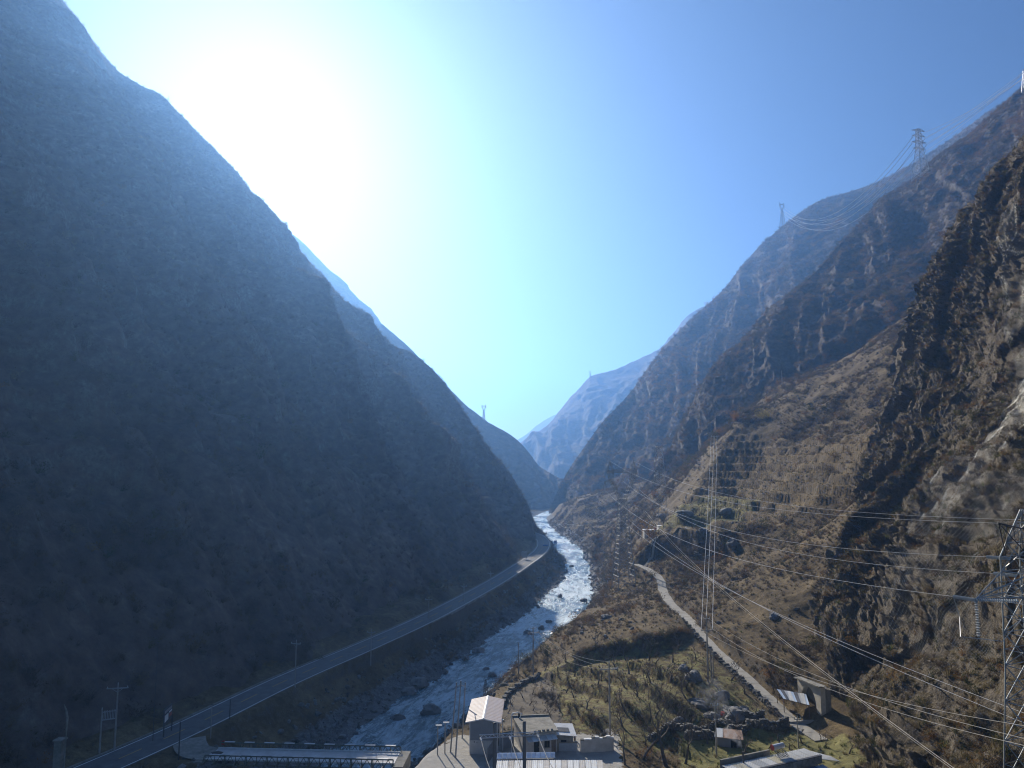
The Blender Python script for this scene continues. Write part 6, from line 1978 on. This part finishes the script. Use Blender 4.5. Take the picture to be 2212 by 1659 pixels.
# ------------------------------------------------------------------ rock-fall netting on the cliff
M_NET = simple("net_wire", (0.36, 0.36, 0.33), 0.4, 0.1, 1.0, metal=0.3)
NCL = grid_normals(G_CL)
if NCL[200, 200, 0] > 0: NCL = -NCL
dm = D_CL.copy()
for _ in range(26):                                   # the net bridges hollows: follow the high ground, smoothed
    e_ = np.pad(dm, 1, mode='edge')
    dm = np.maximum(dm, (e_[:-2, 1:-1] + e_[2:, 1:-1] + e_[1:-1, :-2] + e_[1:-1, 2:]) / 4)
for _ in range(3):
    e_ = np.pad(dm, 1, mode='edge')
    dm = (e_[:-2, 1:-1] + e_[2:, 1:-1] + e_[1:-1, :-2] + e_[1:-1, 2:]) / 4
CL_NET = G_CL0 + N_CL0 * (dm + 0.3)[:, :, None]
def net(label, r0, r1, c0, c1, step=0.55, seed=1):
    """wire mesh draped over part of the cliff"""
    g = CL_NET[r0:r1, c0:c1].copy()
    h, w = g.shape[:2]
    Lr = np.linalg.norm(np.diff(g[:, w // 2], axis=0), axis=1).sum(); Lc = np.linalg.norm(np.diff(g[h // 2], axis=0), axis=1).sum()
    nr, nc = int(Lr / step), int(Lc / step)
    gi = patch_linear(g, nr, nc)
    r = 0.007
    V, F = [], []
    def seg(a, b):
        o = len(V); d = b - a
        u = np.cross(d, [0.3, 0.5, 0.81]); u = u / (np.linalg.norm(u) + 1e-9) * r
        v = np.cross(d, u); v = v / (np.linalg.norm(v) + 1e-9) * r
        V.extend([a + u, a - 0.5 * u + 0.87 * v, a - 0.5 * u - 0.87 * v, b + u, b - 0.5 * u + 0.87 * v, b - 0.5 * u - 0.87 * v])
        F.extend([(o, o + 1, o + 4, o + 3), (o + 1, o + 2, o + 5, o + 4), (o + 2, o, o + 3, o + 5)])
    rg = np.random.default_rng(seed)
    hole = fbm(gi.reshape(-1, 3), 6, 2, 700 + seed).reshape(nr, nc) > 0.25
    for i in range(nr - 1):
        for j in range(nc - 1):
            if hole[i, j]: continue
            seg(gi[i, j], gi[i + 1, j + 1]); seg(gi[i, j + 1], gi[i + 1, j])
    root = empty("rockfall_net", tuple(gi[nr // 2, nc // 2])); tag(root, label, "net")
    me = bpy.data.meshes.new("mesh_wire"); me.from_pydata([tuple(v - np.array(root.location)) for v in V], [], F)
    me.materials.append(M_NET)
    o = link("mesh_wire", me, None, root); o["kind"] = "stuff"
    for i in (0, nr // 2, nr - 1):
        MB().path([Vector(p) - root.location for p in gi[i, ::3]], 0.012, 4).build("support_rope", M_IRON, root)
    for j in (0, nc - 1):
        MB().path([Vector(p) - root.location for p in gi[::3, j]], 0.012, 4).build("support_rope", M_IRON, root)
def patch_linear(g, nr, nc):
    i = np.linspace(0, g.shape[0] - 1.001, nr); j = np.linspace(0, g.shape[1] - 1.001, nc)
    i0, j0 = i.astype(int), j.astype(int); a, b = (i - i0)[:, None, None], (j - j0)[None, :, None]
    return g[i0][:, j0] * (1 - a) * (1 - b) + g[i0 + 1][:, j0] * a * (1 - b) + g[i0][:, j0 + 1] * (1 - a) * b + g[i0 + 1][:, j0 + 1] * a * b
def uvgrid(px, py):
    q = G_CL.reshape(-1, 3); v = q - np.array([0, 0, CAM_Z])
    f = v[:, 1] * math.cos(PITCH) + v[:, 2] * math.sin(PITCH); u = -v[:, 1] * math.sin(PITCH) + v[:, 2] * math.cos(PITCH)
    k = np.argmin((1106 + FPX * v[:, 0] / f - px) ** 2 + (829.5 - FPX * u / f - py) ** 2)
    return k // G_CL.shape[1], k % G_CL.shape[1]
for label, (r0, r1, c0, c1), sd in [("steel rock-fall net hanging over the upper cliff at the photo's right edge", (70, 185, 285, 372), 1),
                                    ("steel rock-fall net draped across the middle of the cliff", (189, 252, 215, 345), 2),
                                    ("steel rock-fall net on the lower cliff behind the big right pylon", (262, 318, 200, 312), 3)]:
    net(label, r0, r1, c0, c1, 0.62, sd)
# ------------------------------------------------------------------ thin wood smoke
def smoke(label, base, h, r0, r1, drift, dens):
    m = bpy.data.materials.new("wood_smoke"); m.use_nodes = True
    n, l = m.node_tree.nodes, m.node_tree.links
    n.clear()
    out = n.new("ShaderNodeOutputMaterial"); v = n.new("ShaderNodeVolumePrincipled")
    v.inputs["Color"].default_value = (0.86, 0.9, 1.0, 1); v.inputs["Anisotropy"].default_value = 0.3
    f = noise(n, l, 0.9, 3, 0.6, objco(n))
    rmp = n.new("ShaderNodeMapRange"); rmp.inputs[1].default_value = 0.45; rmp.inputs[2].default_value = 0.75; rmp.inputs[3].default_value = 0.0; rmp.inputs[4].default_value = dens
    l.new(f, rmp.inputs[0]); l.new(rmp.outputs[0], v.inputs["Density"]); l.new(v.outputs[0], out.inputs["Volume"])
    pts = [Vector((0, 0, 0)) + Vector(drift) * (t ** 1.5) + Vector((0, 0, h * t)) for t in np.linspace(0, 1, 9)]
    rad = [r0 + (r1 - r0) * t for t in np.linspace(0, 1, 8)] + [r1 * 0.4]
    o = MB().path(pts, rad, 10).build("smoke", m)
    o.location = base
    tag(o, label, "smoke", kind="stuff")
smoke("thin grey smoke drifting from the stove pipe of the pale-roofed house", STOVE, 2.6, 0.1, 0.8, (-2.2, 0.5, 0), 0.8)
b = G(1560, 1606)
smoke("bluish smoke drifting up behind the little garden hut", (b.x + 1.5, b.y + 1.0, b.z + 1.4), 6.5, 0.4, 2.6, (-3.5, 1.5, 0), 0.09)
# ------------------------------------------------------------------ haze
def haze_box():
    m = bpy.data.materials.new("haze_air")
    m.use_nodes = True
    n, l = m.node_tree.nodes, m.node_tree.links
    n.clear()
    out = n.new("ShaderNodeOutputMaterial")
    v = n.new("ShaderNodeVolumePrincipled")
    v.inputs["Color"].default_value = (0.24, 0.5, 1.0, 1)
    v.inputs["Density"].default_value = HAZE_DENSITY
    v.inputs["Anisotropy"].default_value = HAZE_ANISO
    l.new(v.outputs[0], out.inputs["Volume"])
    b = MB().box((100, 2650, 343), (3400, 5900, 714))
    o = b.build("haze", m)
    tag(o, "thin bluish haze filling the valley air", "haze", kind="stuff")
    return o
HAZE_DENSITY, HAZE_ANISO = 0.00027, 0.59
haze_box()
